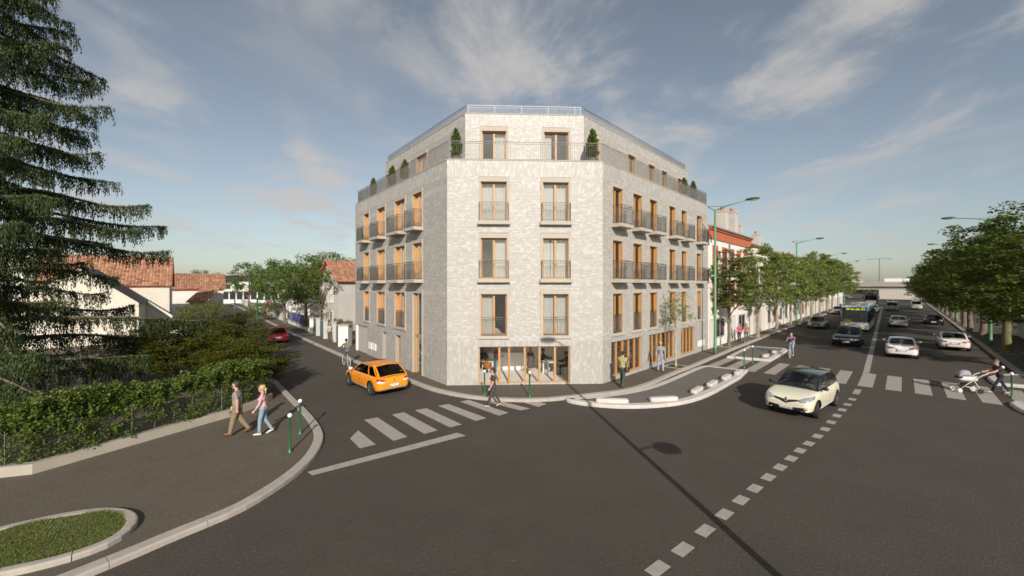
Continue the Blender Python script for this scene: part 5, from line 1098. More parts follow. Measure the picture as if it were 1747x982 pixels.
    nx, ny = 9, 9
    for i in range(nx):
        for j in range(ny):
            def q(i_, j_):
                u, v = i_ / nx, j_ / ny; p = V_('rt', -1).lerp(V_('ft', -1), u).lerp(V_('rt', 1).lerp(V_('ft', 1), u), v); bl = (1 - (2 * v - 1) ** 2); bu = 1 - (2 * u - 1) ** 2
                p.z += .05 * bl * (.6 + .4 * bu) + .022 * bu; p.x += (.10 * bl if i_ == nx else (-.05 * bl if i_ == 0 else 0)) * .8; return p
            rf.add([q(i, j), q(i + 1, j), q(i + 1, j + 1), q(i, j + 1)], [(0, 1, 2, 3)])
    fr = fm.build('pillars', roofm or c, root, True, weld=True); ro = rf.build('roof', roofm or c, root, True, weld=True)
    bvh = BVHTree.FromPolygons(polys_v, polys_f)
    full = BVHTree.FromPolygons(polys_v + [Vector(v) for v in fm.v] + [Vector(v) for v in rf.v], polys_f + [tuple(i + len(polys_v) for i in f) for f in fm.f] + [tuple(i + len(polys_v) + len(fm.v) for i in f) for f in rf.f])
    def dec(nm, poly, axis, m, out=.006, n=4, parent=None, mirror_=False, b=bvh):
        for sg in ((1, -1) if mirror_ else (1,)):
            pl = [(p[0] * sg, p[1]) for p in poly] if axis in ('+x', '-x', '+z') else poly
            ax = axis if axis not in ('y',) else ('+y' if sg > 0 else '-y'); mbx = MB(); mbx.add(*drape(b, pl, ax, out, n)); o = mbx.build(nm, m, parent or root, True)
        return o
    for ax, st in ((fx, steer), (rx, 0)):
        for s in (1, -1): put_wheel(root, ax, s * (hw - .115), rw, .21, st, spokes)
    mm_ = mirror or c
    for s in (1, -1):
        k = MB(); k.sell((fb - .22, s * (hw + .075), beltz(fb - .25) + .09), (.075, .105, .072), .7, 10, 8); k.bar((fb - .2, s * (hw - .08), beltz(fb) + .03), (fb - .2, s * (hw + .02), beltz(fb) + .06), .025, 5); k.build('mirror', mm_, root, True)
    if seats:
        st = MB()
        for s in (1, -1):
            st.sell((fb - 1.15, s * .36, beltz(0) - .02), (.10, .25, .36), .5, 10, 8); st.sell((fb - 1.18, s * .36, beltz(0) + .38), (.06, .13, .10), .6, 10, 6); st.sell((rb + (.95 if kind != 'van' else 1.6), s * .36, beltz(0) - .02), (.10, .30, .28), .5, 10, 8)
        st.build('seats', M_SEATG if name == 'cream_car' else M_SEAT, root, True); d_ = MB(); d_.sell((fb - .28, 0, beltz(fb) - .06), (.30, wbs * .86, .07), .5, 14, 6); d_.build('dashboard', M_SEAT, root, True); sw = MB()
        pts = [(fb - .62 + .06 * math.cos(a), .36 + .18 * math.sin(a), beltz(fb) + .02 + .16 * math.cos(a)) for a in np.linspace(0, 2 * math.pi, 17)]; sw.tube(pts, .016, 6, False); sw.build('steering_wheel', M_BLK, root, True)
    detail(dict(root=root, dec=dec, L=L, W=W, H=H, hw=hw, fx=fx, rx=rx, rw=rw, belt=beltz, c=c, kind=kind, fb=fb, rb=rb, full=full, sc=sc_, P=P)); return root
def ell(cx, cy, a, b, n=10, p=1.0): return [(cx + a * math.copysign(abs(math.cos(t)) ** p, math.cos(t)), cy + b * math.copysign(abs(math.sin(t)) ** p, math.sin(t))) for t in [2 * math.pi * (k + .5) / n for k in range(n)]]
def rect(cx, cy, a, b): return [(cx - a, cy - b), (cx + a, cy - b), (cx + a, cy + b), (cx - a, cy + b)]
def plates(k, ends=('+x', '-x'), zf=.42, zr=.55):
    for e_ in ends:
        z = zf if e_ == '+x' else zr; o = k['dec']('number_plate', rect(0, z, .26, .06), e_, M_PLATE, .022, 3)
        for s in ((1, -1)): k['dec']('plate_band', rect(s * .24, z, .02, .058), e_, M_PLB, .026, 2, parent=o)
def seams(k, doors=2, handle=None):
    hw = k['hw']; b = k['belt'](0)
    x1 = k['fb'] - .10; xs = [x1, x1 - 1.08] + ([x1 - 1.95] if doors == 2 else [])
    for ax in ('+y', '-y'):
        for x in xs: k['dec']('door_gap', rect(x, (b + .32) / 2, .007, (b - .36) / 2), ax, M_SEAM, .0025, 5)
        for x in xs[1:]: k['dec']('door_handle', rect(x + .17, b - .13, .085, .016), ax, handle or k['c'], .02, 3)
def sills(k, m): 
    for ax in ('+y', '-y'): k['dec']('sill_trim', [(k['rx'] + k['rw'] + .12, .24 * k['sc']), (k['fx'] - k['rw'] - .12, .24 * k['sc']), (k['fx'] - k['rw'] - .12, .33 * k['sc']), (k['rx'] + k['rw'] + .12, .36 * k['sc'])], ax, m, .012, 5)
def det_orange(k):
    d = k['dec']; s = k['sc']
    d('rear_bumper', [(-.80, .28), (.80, .28), (.86, .40), (.55, .39), (0, .37), (-.55, .39), (-.86, .40)], '-x', M_GUN, .012, 4); d('diffuser_slot', rect(0, .32, .34, .022), '-x', M_BLK, .018, 3)
    d('tail_lamp', [(.46, .80), (.80, .86), (.84, .72), (.60, .68), (.47, .72)], '-x', M_TAIL, .014, 4, mirror_=True); d('tail_lamp_lens', [(.47, .73), (.62, .74), (.83, .76), (.82, .68), (.56, .65), (.46, .69)], '-x', M_TAILW, .018, 3, mirror_=True)
    d('badge', ell(0, .76, .05, .06, 8), '-x', M_CHROME, .016, 1); d('high_brake_lamp', rect(0, k['H'] - .105, .17, .016), '-x', M_TAIL, .02, 3, b=k['full']); d('exhaust', ell(-.62, .32, .055, .04, 8), '-x', M_CHROME, .02, 1); d('exhaust', ell(.62, .32, .055, .04, 8), '-x', M_CHROME, .02, 1)
    MB().bar((k['rb'] + .20, -.1, k['belt'](k['rb']) + .17), (k['rb'] + .16, -.55, k['belt'](k['rb']) + .20), .012).build('wiper', M_GUN, k['root'])
    plates(k, ('-x',), zr=.52); seams(k, 1, M_CHROME); sills(k, M_GUN); d('headlamp', [(.45, .66), (.80, .74), (.84, .62), (.5, .58)], '+x', M_LAMP, .012, 4, mirror_=True)
def det_cream(k):
    d = k['dec']
    d('headlamp', [(.40, .74), (.58, .84), (.82, .90), (.84, .80), (.74, .70), (.50, .68)], '+x', M_LAMP, .012, 4, mirror_=True); d('grille', [(-.44, .77), (-.15, .73), (0, .66), (.15, .73), (.44, .77), (.44, .71), (.20, .65), (.0, .575), (-.20, .65), (-.44, .71)], '+x', M_BLK, .012, 4); d('badge', [(0, .80), (.075, .70), (0, .60), (-.075, .70)], '+x', M_CHROME, .03, 3); d('badge_centre', [(0, .74), (.030, .70), (0, .66), (-.030, .70)], '+x', M_BLK, .034, 2)
    d('front_bumper', [(-.84, .30), (.84, .30), (.86, .44), (.70, .50), (.45, .46), (-.45, .46), (-.70, .50), (-.86, .44)], '+x', M_BLK, .014, 5); d('fog_lamp', ell(.66, .44, .06, .05, 8), '+x', M_LAMP, .03, 2, mirror_=True); d('fog_lamp_trim', rect(.66, .335, .16, .014), '+x', M_CHROME, .03, 3, mirror_=True)
    plates(k, ('+x', '-x'), zf=.40, zr=.75); seams(k, 2); sills(k, M_TAILW); d('tail_lamp', [(.5, .95), (.8, 1.0), (.82, .82), (.55, .8)], '-x', M_TAIL, .012, 4, mirror_=True)
    MB().bar((.1, 0, k['H'] - .02), (-.12, 0, k['H'] + .26), .008).build('antenna', M_RIM, k['root'])
def det_rear(tl=((.38, .80), (.80, .87), (.83, .76), (.55, .73), (.40, .74)), low=M_BLK, pl=.62):
    def f(k):
        d = k['dec']; s = k['sc']; d('tail_lamp', [(a, b * s) for a, b in tl], '-x', M_TAIL, .014, 4, mirror_=True); d('headlamp', [(.45, .66 * s), (.80, .74 * s), (.84, .64 * s), (.5, .6 * s)], '+x', M_LAMP, .012, 4, mirror_=True); d('lower_bumper', [(-.6, .26 * s), (.6, .26 * s), (.66, .36 * s), (-.66, .36 * s)], '-x', low, .012, 4)
        plates(k, ('-x',), zr=pl * s); seams(k, 2); d('exhaust', ell(.55, .31 * s, .07, .03, 8), '-x', M_CHROME, .02, 1, mirror_=True); d('boot_gap', rect(0, .70 * s, .62, .005), '-x', M_SEAM, .004, 5)
    return f
def det_front(grille=((-.42, .66), (.42, .66), (.36, .42), (-.36, .42)), gm=M_BLK, hl=None, low=True):
    def f(k):
        d = k['dec']; s = k['sc']; d('headlamp', [(a, b * s) for a, b in (hl or [(.44, .66), (.60, .72), (.82, .76), (.84, .68), (.70, .61), (.47, .60)])], '+x', M_LAMP, .012, 4, mirror_=True); d('grille', [(a, b * s) for a, b in grille], '+x', gm, .012, 5)
        if low: d('lower_grille', [(-.7, .26 * s), (.7, .26 * s), (.74, .36 * s), (-.74, .36 * s)], '+x', M_BLK, .012, 5); d('bumper_strip', rect(0, .245 * s, .55, .012), '+x', M_CHROME, .02, 5)
        plates(k, ('+x',), zf=.43 * s); seams(k, 2); d('tail_lamp', [(.4, .80 * s), (.8, .85 * s), (.82, .75 * s), (.45, .72 * s)], '-x', M_TAIL, .014, 4, mirror_=True)
    return f
hR_ = math.atan2(dR[1], dR[0]); hL_ = math.atan2(dL[1], dL[0])
def behind(px, py, L, sgn=1): p = G(px, py); return add2(p, dR, L / 2 * 1.0)
# orange coupe turning into the side street
oh = hL_ + R(5); of = (math.cos(oh), math.sin(oh)); rwc = G(629, 674.5)
orr = (of[1], -of[0]); oc = add2(add2(rwc, orr, .92), of, 2.65 * .5 - .05)
car('orange_car', 'orange two-door hatchback turning into the side street', 'hatch', 4.25, 1.82, 1.44, paint('orange_paint', (.78, .27, .012)), oc[0], oc[1], oh, det_orange, rw=.335, wb=2.62, side_pillars=(.0, .30, .35, .96), glr=M_CARGD, gl=M_CARGD, mirror=paint('white_mirror', (.7, .66, .6)))
# cream crossover
fw = Vector(G(1392, 713)); rwv = Vector(G(1417, 692)); ch_ = math.atan2(fw.y - rwv.y, fw.x - rwv.x) - R(3); cf = Vector((math.cos(ch_), math.sin(ch_))); cr = Vector((cf.y, -cf.x)); cc_ = fw + cr * .80 - cf * 1.28
car('cream_car', 'cream crossover with black roof crossing the junction', 'suv', 4.12, 1.80, 1.58, paint('cream_paint', (.68, .64, .48)), cc_.x, cc_.y, ch_, det_cream, roofm=paint('black_roof', (.012, .014, .02), .12), rw=.345, wb=2.6, steer=R(14), gl=M_CARGL, glr=M_CARGL, mirror=M_BLK)
rc_ = add2(G(477, 587), dL, 2.0); car('red_car', 'red hatchback driving away up the side street', 'hatch', 4.0, 1.74, 1.46, paint('red_paint', (.42, .012, .015)), rc_[0], rc_[1], hL_ - R(2), det_rear(((.52, .86), (.80, .95), (.82, .70), (.6, .66)), M_BLK, .60))
p_ = add2(G(1443, 592), dR, 2.2); car('black_car', 'black sport utility car coming along the avenue ahead of the bus', 'suv', 4.5, 1.95, 1.66, paint('black_paint', (.010, .011, .013), .15), p_[0], p_[1], hR_ + math.pi, det_front(((-.45, .72), (.45, .72), (.45, .60), (-.45, .60)), M_GUN, [(.46, .66), (.86, .72), (.88, .64), (.5, .60)]), rw=.38, glr=M_CARGL)
p_ = add2(G(1392, 561), dR, 2.2); car('silver_car', 'silver saloon in the kerb lane left of the bus', 'sedan', 4.7, 1.82, 1.43, paint('silver_paint', (.33, .34, .33), .25, .6), p_[0], p_[1], hR_ + math.pi, det_front())
wp = paint('white_paint_car', (.74, .71, .66))
for nm, px, py, lb in (('white_car', 1538, 612, 'white saloon nearest the crossing, seen from behind'), ('white_car', 1629, 599, 'white saloon in the right-hand lane beside the kerb'), ('white_car', 1532.5, 559, 'white saloon farther up the avenue, right of the centre line')):
    p_ = add2(G(px, py), dR, 2.2); car(nm, lb, 'sedan', 4.6, 1.84, 1.43, wp, p_[0], p_[1], hR_, det_rear(), group='cars on the road', glr=M_CARGL)
p_ = add2(G(1593, 554.5), dR, 2.1); car('black_car', 'low black sports car ahead in the right-hand lane', 'sedan', 4.35, 1.86, 1.24, MATS['black_paint'], p_[0], p_[1], hR_, det_rear(((.42, .80), (.6, .84), (.62, .72), (.44, .70)), M_BLK, .5), rw=.34, glr=M_CARGL)
p_ = add2(G(1522, 530.5), dR, 2.4); car('van', 'grey-green panel van far up the avenue', 'van', 4.9, 1.9, 1.98, paint('greygreen_paint', (.26, .29, .25)), p_[0], p_[1], hR_, det_rear(((.74, 1.2), (.86, 1.2), (.87, .8), (.75, .8)), M_BLK, .6), group='vans far up the avenue', glr=M_CARGD)
p_ = add2(G(1563.5, 528), dR, 2.4); car('van', 'white panel van in the right-hand lane far up the avenue', 'van', 4.9, 1.9, 1.98, wp, p_[0], p_[1], hR_, det_rear(((.74, 1.2), (.86, 1.2), (.87, .8), (.75, .8)), M_BLK, .6), group='vans far up the avenue', glr=M_CARGD)
p_ = add2(G(1489, 533), dR, 2.2); car('white_car', 'white car following behind the bus', 'hatch', 4.2, 1.8, 1.5, wp, p_[0], p_[1], hR_ + math.pi, det_front(), glr=M_CARGL)
p_ = add2(G(1428, 537), dR, 2.2); car('silver_car', 'pale car in the kerb lane far behind the silver saloon', 'hatch', 4.2, 1.8, 1.5, paint('pale_paint', (.5, .5, .48), .3, .3), p_[0], p_[1], hR_ + math.pi, det_front(), glr=M_CARGL)
# ---- bus
def bus(x, y, h):
    rt = thing('bus', 'white city bus with blue top and yellow destination display', 'bus', (x, y, 0), h); W, L, H = 2.5, 11.2, 2.95; hw = W / 2; wh = paint('bus_white', (.66, .63, .58)); bl = paint('bus_blue', (.055, .26, .62))
    b = MB(); b.box(-L / 2, L / 2 - .12, -hw, hw, .32, 1.12); b.add([(L / 2 - .12, -hw, .32), (L / 2, -hw * .86, .32), (L / 2, hw * .86, .32), (L / 2 - .12, hw, .32), (L / 2 - .12, -hw, 1.12), (L / 2, -hw * .86, 1.12), (L / 2, hw * .86, 1.12), (L / 2 - .12, hw, 1.12)], [(0, 1, 5, 4), (1, 2, 6, 5), (2, 3, 7, 6), (4, 5, 6, 7)]); beveled(b.build('body', wh, rt), .03)
    b = MB(); b.box(-L / 2, L / 2 - .05, -hw, hw, 2.42, 2.78); b.build('top_band', bl, rt); b = MB(); b.box(-L / 2 + .1, L / 2 - .3, -hw + .08, hw - .08, 2.78, H); b.box(-1.5, 1.8, -.8, .8, H, H + .28); beveled(b.build('roof', wh, rt), .05)
    b = MB(); b.hexa([(L / 2 - .1, -hw * .97, 1.12), (L / 2 - .02, -hw * .9, 1.12), (L / 2 - .02, hw * .9, 1.12), (L / 2 - .1, hw * .97, 1.12), (L / 2 - .3, -hw * .97, 2.42), (L / 2 - .10, -hw * .9, 2.42), (L / 2 - .10, hw * .9, 2.42), (L / 2 - .3, hw * .97, 2.42)]); b.build('windscreen', M_CARGL, rt)
    b = MB(); b.box(-L / 2, L / 2 - .4, -hw + .01, -hw + .05, 1.12, 2.42); b.box(-L / 2, L / 2 - .4, hw - .05, hw - .01, 1.12, 2.42); b.build('side_windows', M_CARGD, rt)
    for k in range(8):
        for s in (-1, 1): MB().box(-L / 2 + k * 1.45, -L / 2 + k * 1.45 + .12, s * hw - .012, s * hw + .012, 1.12, 2.42).build('window_post', M_BLK, rt)
    MB().box(-L / 2 + .2, L / 2 - 1.4, -.9, .9, 1.0, 1.5).build('interior', M_SEAT, rt); p = MB(); p.tube([(L / 2 - .9, .55, 1.0), (L / 2 - .9, .55, 2.4)], .03, 6); p.tube([(L / 2 - 1.2, -.4, 1.0), (L / 2 - 1.2, -.4, 2.4)], .03, 6); p.build('handrails', mat('yellow_rail', (.7, .5, .02), .5), rt)
    ds = MB().box(L / 2 - .06, L / 2 + .012, -hw * .82, hw * .82, 2.46, 2.74).build('display', M_BLK, rt); t = MB(); z0 = 2.50; y_ = -hw * .74; rnd = random.Random(4); led = mat('led_yellow', (.62, .66, .02), .6, emit=.9); yy = hw * .72
    for wd in (1, 2, 0, 5, 4, 4):      # blocks of unreadable lit characters, spaced like the display's words
        for k in range(wd): 
            a = yy - .085; t.box(L / 2 + .012, L / 2 + .018, a + .012, yy - .012, z0 + .015, z0 + .20 - .04 * rnd.random()); yy = a
        yy -= .06
    t.build('display_characters', led, ds)
    for s in (1, -1): o = MB(); o.sell((L / 2 - .02, s * (hw - .28), .72), (.05, .16, .09), .7).build('headlamp', M_LAMP, rt, True); q = MB(); q.sell((L / 2 + .12, s * (hw + .16), 2.2), (.06, .1, .2), .6); q.bar((L / 2 - .1, s * (hw - .05), 2.5), (L / 2 + .1, s * (hw + .15), 2.4), .025); q.build('mirror', M_BLK, rt, True)
    MB().box(L / 2 - .02, L / 2 + .01, -.5, .5, .42, .56).build('number_plate', M_PLATE, rt); MB().box(L / 2 - .03, L / 2 + .008, -hw * .8, hw * .8, .34, .40).build('bumper_strip', M_GUN, rt); w_ = MB(); w_.bar((L / 2 + .02, .1, 1.15), (L / 2 - .01, .7, 1.5), .015); w_.build('wiper', M_BLK, rt); MB().box(L / 2 - .03, L / 2 - .015, -.95, -.3, 1.14, 1.42).build('route_number', mat('route_yellow', (.6, .45, .03), .6), rt)
    for ax in (L / 2 - 2.6, -L / 2 + 3.0):
        for s in (1, -1): put_wheel(rt, ax, s * (hw - .16), .48, .28, 0, 8)
p_ = add2(G(1458, 566), dR, 5.6); bus(p_[0], p_[1], hR_ + math.pi)
# ---- lorry and the trailer crossing behind
def truck(x, y, h, label, lb2):
    rt = thing('lorry', label, 'lorry', (x, y, 0), h); bk = paint('lorry_black', (.016, .014, .013), .4); c = MB(); c.box(-1.0, 1.0, -1.2, 1.2, .9, 3.3); c.sell((.2, 0, 3.4), (.9, 1.1, .5), .5); beveled(c.build('cab', bk, rt), .06); MB().box(1.0, 1.02, -1.05, 1.05, 1.9, 2.85).build('windscreen', M_CARGL, rt); MB().box(1.0, 1.08, -1.2, 1.2, .45, .95).build('bumper', M_BLK, rt); MB().box(1.0, 1.03, -.9, .9, 1.0, 1.7).build('grille', M_GUN, rt)
    for s in (1, -1): MB().box(1.03, 1.1, s * .8 - .2, s * .8 + .2, .62, .82).build('headlamp', M_LAMP, rt); MB().sell((1.05, s * 1.42, 2.5), (.08, .14, .3), .5).build('mirror', M_BLK, rt)
    c = MB(); c.box(-4.5, -1.1, -1.2, 1.2, 1.1, 3.6); c.build('load_box', mat('tarpaulin', (.06, .05, .045), .8), rt); MB().box(-4.5, -1, -.5, .5, .6, 1.09).build('chassis', M_BLK, rt)
    for ax in (.1, -3.2):
        for s in (1, -1): put_wheel(rt, ax, s * 1.02, .48, .3, 0, 8)
p_ = add2(G(1486, 524.5), dR, 1.0); truck(p_[0], p_[1], hR_ + math.pi, 'dark lorry facing the camera before the bridge', '')
tr2 = thing('trailer', 'long pale ribbed trailer standing across the far end of the avenue', 'trailer', (*RS(176, 3), 0), aB); M_TRL = mat('trailer_panel', (.60, .55, .46), .7, var=.06)
MB().box(-8.6, 8.6, -1.25, 1.25, .95, 4.0).build('box_body', M_TRL, tr2)
for k in range(26): MB().box(-8.5 + k * .67, -8.42 + k * .67, -1.31, -1.25, 1.0, 3.95).build('rib', M_SURR, tr2)
for k in range(4): MB().box(-8.6, 8.6, -1.30, -1.25, 1.35 + k * .75, 1.41 + k * .75).build('rail', M_SURR, tr2)
MB().box(-8.4, 8.4, -.4, .4, .6, .95).build('chassis', M_BLK, tr2)
for x in (-6.6, -5.3, 5.4, 6.7):
    for s in (1, -1): put_wheel(tr2, x, s * 1.0, .48, .3, 0, 8)
for k, (v, lb, Lb, Hb, cm) in enumerate(((-15.5, 'pale lorry on the left part of the bridge', 8.0, 3.3, wp), (-1.8, 'white van in the middle of the bridge', 6.5, 2.0, wp), (8.0, 'pale box lorry on the right part of the bridge', 6.5, 3.2, M_TRL))):
    o = thing('bridge_vehicle', lb, 'lorry', (*RS(206, v), 6.0), aB, 'vehicles on the bridge'); c = MB(); c.box(-Lb / 2, Lb / 2 - 1.6, -1.1, 1.1, .6, Hb); c.build('box_body', cm, o); c = MB(); c.sell((Lb / 2 - .7, 0, Hb * .42 + .3), (.95, 1.1, Hb * .38), .45); c.build('cab', cm if k != 0 else M_RENDER, o, True); MB().box(-Lb / 2 + .2, Lb / 2 - .2, -.9, .9, .35, .62).build('chassis', M_BLK, o)
    for x in (-Lb / 2 + 1.2, Lb / 2 - 1.2):
        for s in (1, -1): put_wheel(o, x, s * .95, .42, .26, 0, 8)
# ------------------------------------------------------------------ people, bicycles, pram, shop furniture
def capsule(mb, a, b, ra, rb, n=12, k=5):
    a, b = Vector(a), Vector(b); d = b - a; L = d.length; d = d / L if L > 1e-6 else Vector((0, 0, 1)); u = d.orthogonal().normalized(); v = d.cross(u); prof = []
    for i in range(k + 1): t = -math.pi / 2 + math.pi / 2 * i / k; prof.append((a + d * ra * math.sin(t), ra * math.cos(t)))
    for i in range(k + 1): t = math.pi / 2 * i / k; prof.append((b + d * rb * math.sin(t), rb * math.cos(t)))
    vs = [prof[0][0]]; 
    for c, r in prof[1:-1]: vs += [c + (u * math.cos(2 * math.pi * j / n) + v * math.sin(2 * math.pi * j / n)) * r for j in range(n)]
    vs.append(prof[-1][0]); m = len(prof) - 2; L_ = len(vs) - 1; fs = []
    for j in range(n):
        fs.append((0, 1 + (j + 1) % n, 1 + j)); fs.append((L_, L_ - n + j, L_ - n + (j + 1) % n))
        for i in range(m - 1): q = 1 + i * n; fs.append((q + j, q + (j + 1) % n, q + n + (j + 1) % n, q + n + j))
    mb.add(vs, fs)
SKIN = mat('skin', (.50, .29, .20), .55, var=.05, vs=8); SKIND = mat('dark_skin', (.16, .085, .055), .5)
def cloth(n, c, **k): return mat('cloth_' + n, c, .85, var=.10, vs=7, **k)
def stripes_mat():
    m = cloth('stripe', (.20, .165, .145)); t = m.node_tree; b = t.nodes['Principled BSDF']; tc2 = t.nodes.new('ShaderNodeTexCoord'); w_ = t.nodes.new('ShaderNodeTexWave'); w_.bands_direction = 'Z'; w_.inputs['Scale'].default_value = 7.5; w_.inputs['Distortion'].default_value = .3
    t.links.new(tc2.outputs['Object'], w_.inputs['Vector']); r = t.nodes.new('ShaderNodeValToRGB'); r.color_ramp.elements[0].position = .62; r.color_ramp.elements[0].color = (.16, .125, .11, 1); r.color_ramp.elements[1].position = .72; r.color_ramp.elements[1].color = (.42, .37, .33, 1); t.links.new(w_.outputs['Fac'], r.inputs[0]); t.links.new(r.outputs[0], b.inputs['Base Color']); return m
HAIRS = {'brown': mat('hair_brown', (.045, .028, .018), .6), 'blond': mat('hair_blond', (.46, .33, .17), .6), 'dark': mat('hair_dark', (.012, .010, .009), .55), 'grey': mat('hair_grey', (.30, .28, .26), .7), 'sandy': mat('hair_sandy', (.30, .19, .09), .6)}
M_EYE = mat('eye', (.02, .017, .015), .3); M_LIP = mat('lip', (.36, .13, .10), .5)
def person(label, loc, heading, Ht=1.75, top=None, sleeve='short', legs=None, shoe=None, hair='brown', hairlen='short', skin=SKIN, lt=(22, 12), rt=(-20, 14), la=(-22, 8, 18), ra=(24, 8, 20), lean=2, turn=0, nod=0, female=False, skirt=False, group='people in the street', voxel=.0115, bulk=1.0, z=0.0, sit=False, cap=None, ft=(0, 0), hand_reach=None, seatz=None, jacket=0.0, spread=.0, legk=1.0):
    """one continuous body from tapered limbs (fused), coloured by garment; faces local +y"""
    S = Ht / 1.75; parts = []; A = lambda a, b, ra_, rb, t: parts.append((Vector(a), Vector(b), ra_, rb, t))
    hz = .92; hip = Vector((0, 0, hz)); ln = R(lean); B = Vector((0, math.sin(ln), math.cos(ln))); fwd = Vector((0, math.cos(ln), -math.sin(ln))); up = lambda h: hip + B * h
    shw = .155 if female else .178; hpw = .088 if female else .085; k = bulk; jk = jacket
    T, Lg, Sh, Sk = 0, 1, 2, 3
    A((-hpw, 0, hz), (hpw, 0, hz), .105 * k, .105 * k, Lg); A(hip + Vector((0, -.035, -.02)), hip + Vector((0, -.035, .03)), .11 * k, .10 * k, Lg)
    A(up(.06), up(.20), .118 * k + jk, (.098 if female else .118) * k + jk, T); A(up(.05) + Vector((-.05, 0, 0)), up(.05) + Vector((.05, 0, 0)), .105 * k + jk, .105 * k + jk, T)
    A(up(.20), up(.36), (.10 if female else .12) * k + jk, .12 * k + jk, T); A(up(.36) + Vector((-.075, 0, 0)), up(.36) + Vector((.075, 0, 0)), .108 * k + jk, .108 * k + jk, T); A(up(.46) + Vector((-shw + .04, 0, 0)), up(.46) + Vector((shw - .04, 0, 0)), .062 + jk, .062 + jk, T); A(up(.40) + Vector((-.09, 0, 0)), up(.40) + Vector((.09, 0, 0)), .095 * k + jk, .095 * k + jk, T)
    if female:
        for s in (-1, 1): A(up(.345) + fwd * .085 + Vector((s * .065, 0, 0)), up(.34) + fwd * .09 + Vector((s * .06, 0, 0)), .06, .06, T)
    nb = up(.50); A(nb, nb + B * .10 + fwd * .012, .055, .050, Sk)
    tn, nd = R(turn), R(nod); hc = nb + B * .19 + fwd * .02; fx_ = Vector((math.sin(tn), math.cos(tn), 0)); f_ = (fx_ * math.cos(nd) + Vector((0, 0, -math.sin(nd)))); hu = (Vector((0, 0, 1)) * math.cos(nd) + fx_ * math.sin(nd)); sd = f_.cross(hu)
    A(hc + hu * .035 - f_ * .018, hc + hu * .030 + f_ * .022, .082, .078, Sk); A(hc - hu * .055 + f_ * .03, hc - hu * .075 + f_ * .055, .055, .040, Sk); A(hc + f_ * .095 + hu * .0, hc + f_ * .112 - hu * .028, .010, .015, Sk)
    for s in (-1, 1): A(hc + sd * s * .082 + hu * .012, hc + sd * s * .083 - hu * .025, .016, .013, Sk)
    feet = []
    for s, (th, kn), fp in ((-1, lt, ft[0]), (1, rt, ft[1])):
        a = R(th); b = R(th - kn); hj = Vector((s * hpw, 0, hz - .02)); out = s * R(spread); kne = hj + Vector((math.sin(out), math.sin(a), -math.cos(a))).normalized() * .42; ank = kne + Vector((math.sin(out) * .3, math.sin(b), -math.cos(b))).normalized() * .41; bare = skirt
        A(hj, kne, (.088 if female else .09) * k * min(legk, 1.1), .062 * k * legk, Lg); A(kne, kne.lerp(ank, .35), .060 * k * legk, .058 * k * legk, Sk if skirt else Lg); A(kne.lerp(ank, .35), ank, .058 * k * legk, .040 if skirt else .050 * legk, Sk if skirt else Lg)
        p = R(fp if fp else max(-8, min(55, -(th - kn) * .9))); fd = Vector((0, math.cos(p), -math.sin(p))); heel = ank + Vector((0, 0, -.055)) - fd * .035; A(heel, heel + fd * .15, .040, .038, Sh); A(heel + fd * .12, heel + fd * .205 - Vector((0, 0, .006)), .036, .027, Sh); A(ank, heel, .042, .040, Sh); feet += [heel, heel + fd * .2]
    hands = []
    for s, (sh_, ab, el) in ((-1, la), (1, ra)):
        sj = up(.455) + Vector((s * shw, 0, 0)); a, b = R(sh_), R(ab); e = sj + Vector((s * math.sin(b), math.sin(a) * math.cos(b), -math.cos(a) * math.cos(b))) * .285; f = R(sh_ + el); wd = Vector((s * math.sin(b) * .15, math.sin(f), -math.cos(f))).normalized(); wr = e + wd * .245; mid = sj.lerp(e, .62)
        t_up = T; A(sj, mid, .058 * k + jk, .050 * k + jk, T); A(mid, e, .049 * k + jk, .043 + jk, Sk if sleeve in ('short', 'none') else T); fs_ = T if sleeve == 'long' else Sk; A(e, e.lerp(wr, .45), .042 + jk * (sleeve == 'long'), .039 + jk * (sleeve == 'long'), T if sleeve in ('long', 'three') else Sk); A(e.lerp(wr, .45), wr, .039 + jk * (sleeve == 'long'), .028 + .5 * jk * (sleeve == 'long'), fs_)
        pn = Vector((-s, 0, 0)); pn = (pn - wd * pn.dot(wd)).normalized(); ac = wd.cross(pn).normalized(); ac = ac if ac.y > 0 else -ac
        A(wr, wr + wd * .04, .027, .028, Sk)
        for q, (o_, l_) in enumerate(((.031, .068), (.011, .078), (-.010, .073), (-.029, .058))):
            r0 = wr + wd * .035 + ac * o_ * .7; k1 = wr + wd * .085 + ac * o_; k2 = k1 + (wd * .8 + pn * .6).normalized() * l_ * .5; k3 = k2 + (wd * .35 + pn * .94).normalized() * l_ * .5; A(r0, k1, .013, .0115, Sk); A(k1, k2, .0105, .0095, Sk); A(k2, k3, .0092, .008, Sk)
        t0 = wr + wd * .025 + ac * .024; t1 = t0 + (ac * .75 + wd * .6 + pn * .3).normalized() * .042; A(t0, t1, .014, .012, Sk); A(t1, t1 + (wd * .85 + pn * .4).normalized() * .032, .0115, .0095, Sk); hands.append(wr + wd * .07)
    if skirt: A((-.07, 0, hz - .05), (-.07, .02, hz - .30), .12, .125, Lg); A((.07, 0, hz - .05), (.07, .02, hz - .30), .12, .125, Lg)
    mb = MB()
    for a, b, r0, r1, t in parts: capsule(mb, a, b, r0, r1, 12 if r0 > .02 else 7, 4 if r0 > .02 else 2)
    o = mb.build('tmp', SKIN); rm = o.modifiers.new('r', 'REMESH'); rm.mode = 'VOXEL'; rm.voxel_size = voxel; rm.use_smooth_shade = True; sm = o.modifiers.new('s', 'SMOOTH'); sm.iterations = 2; sm.factor = .4
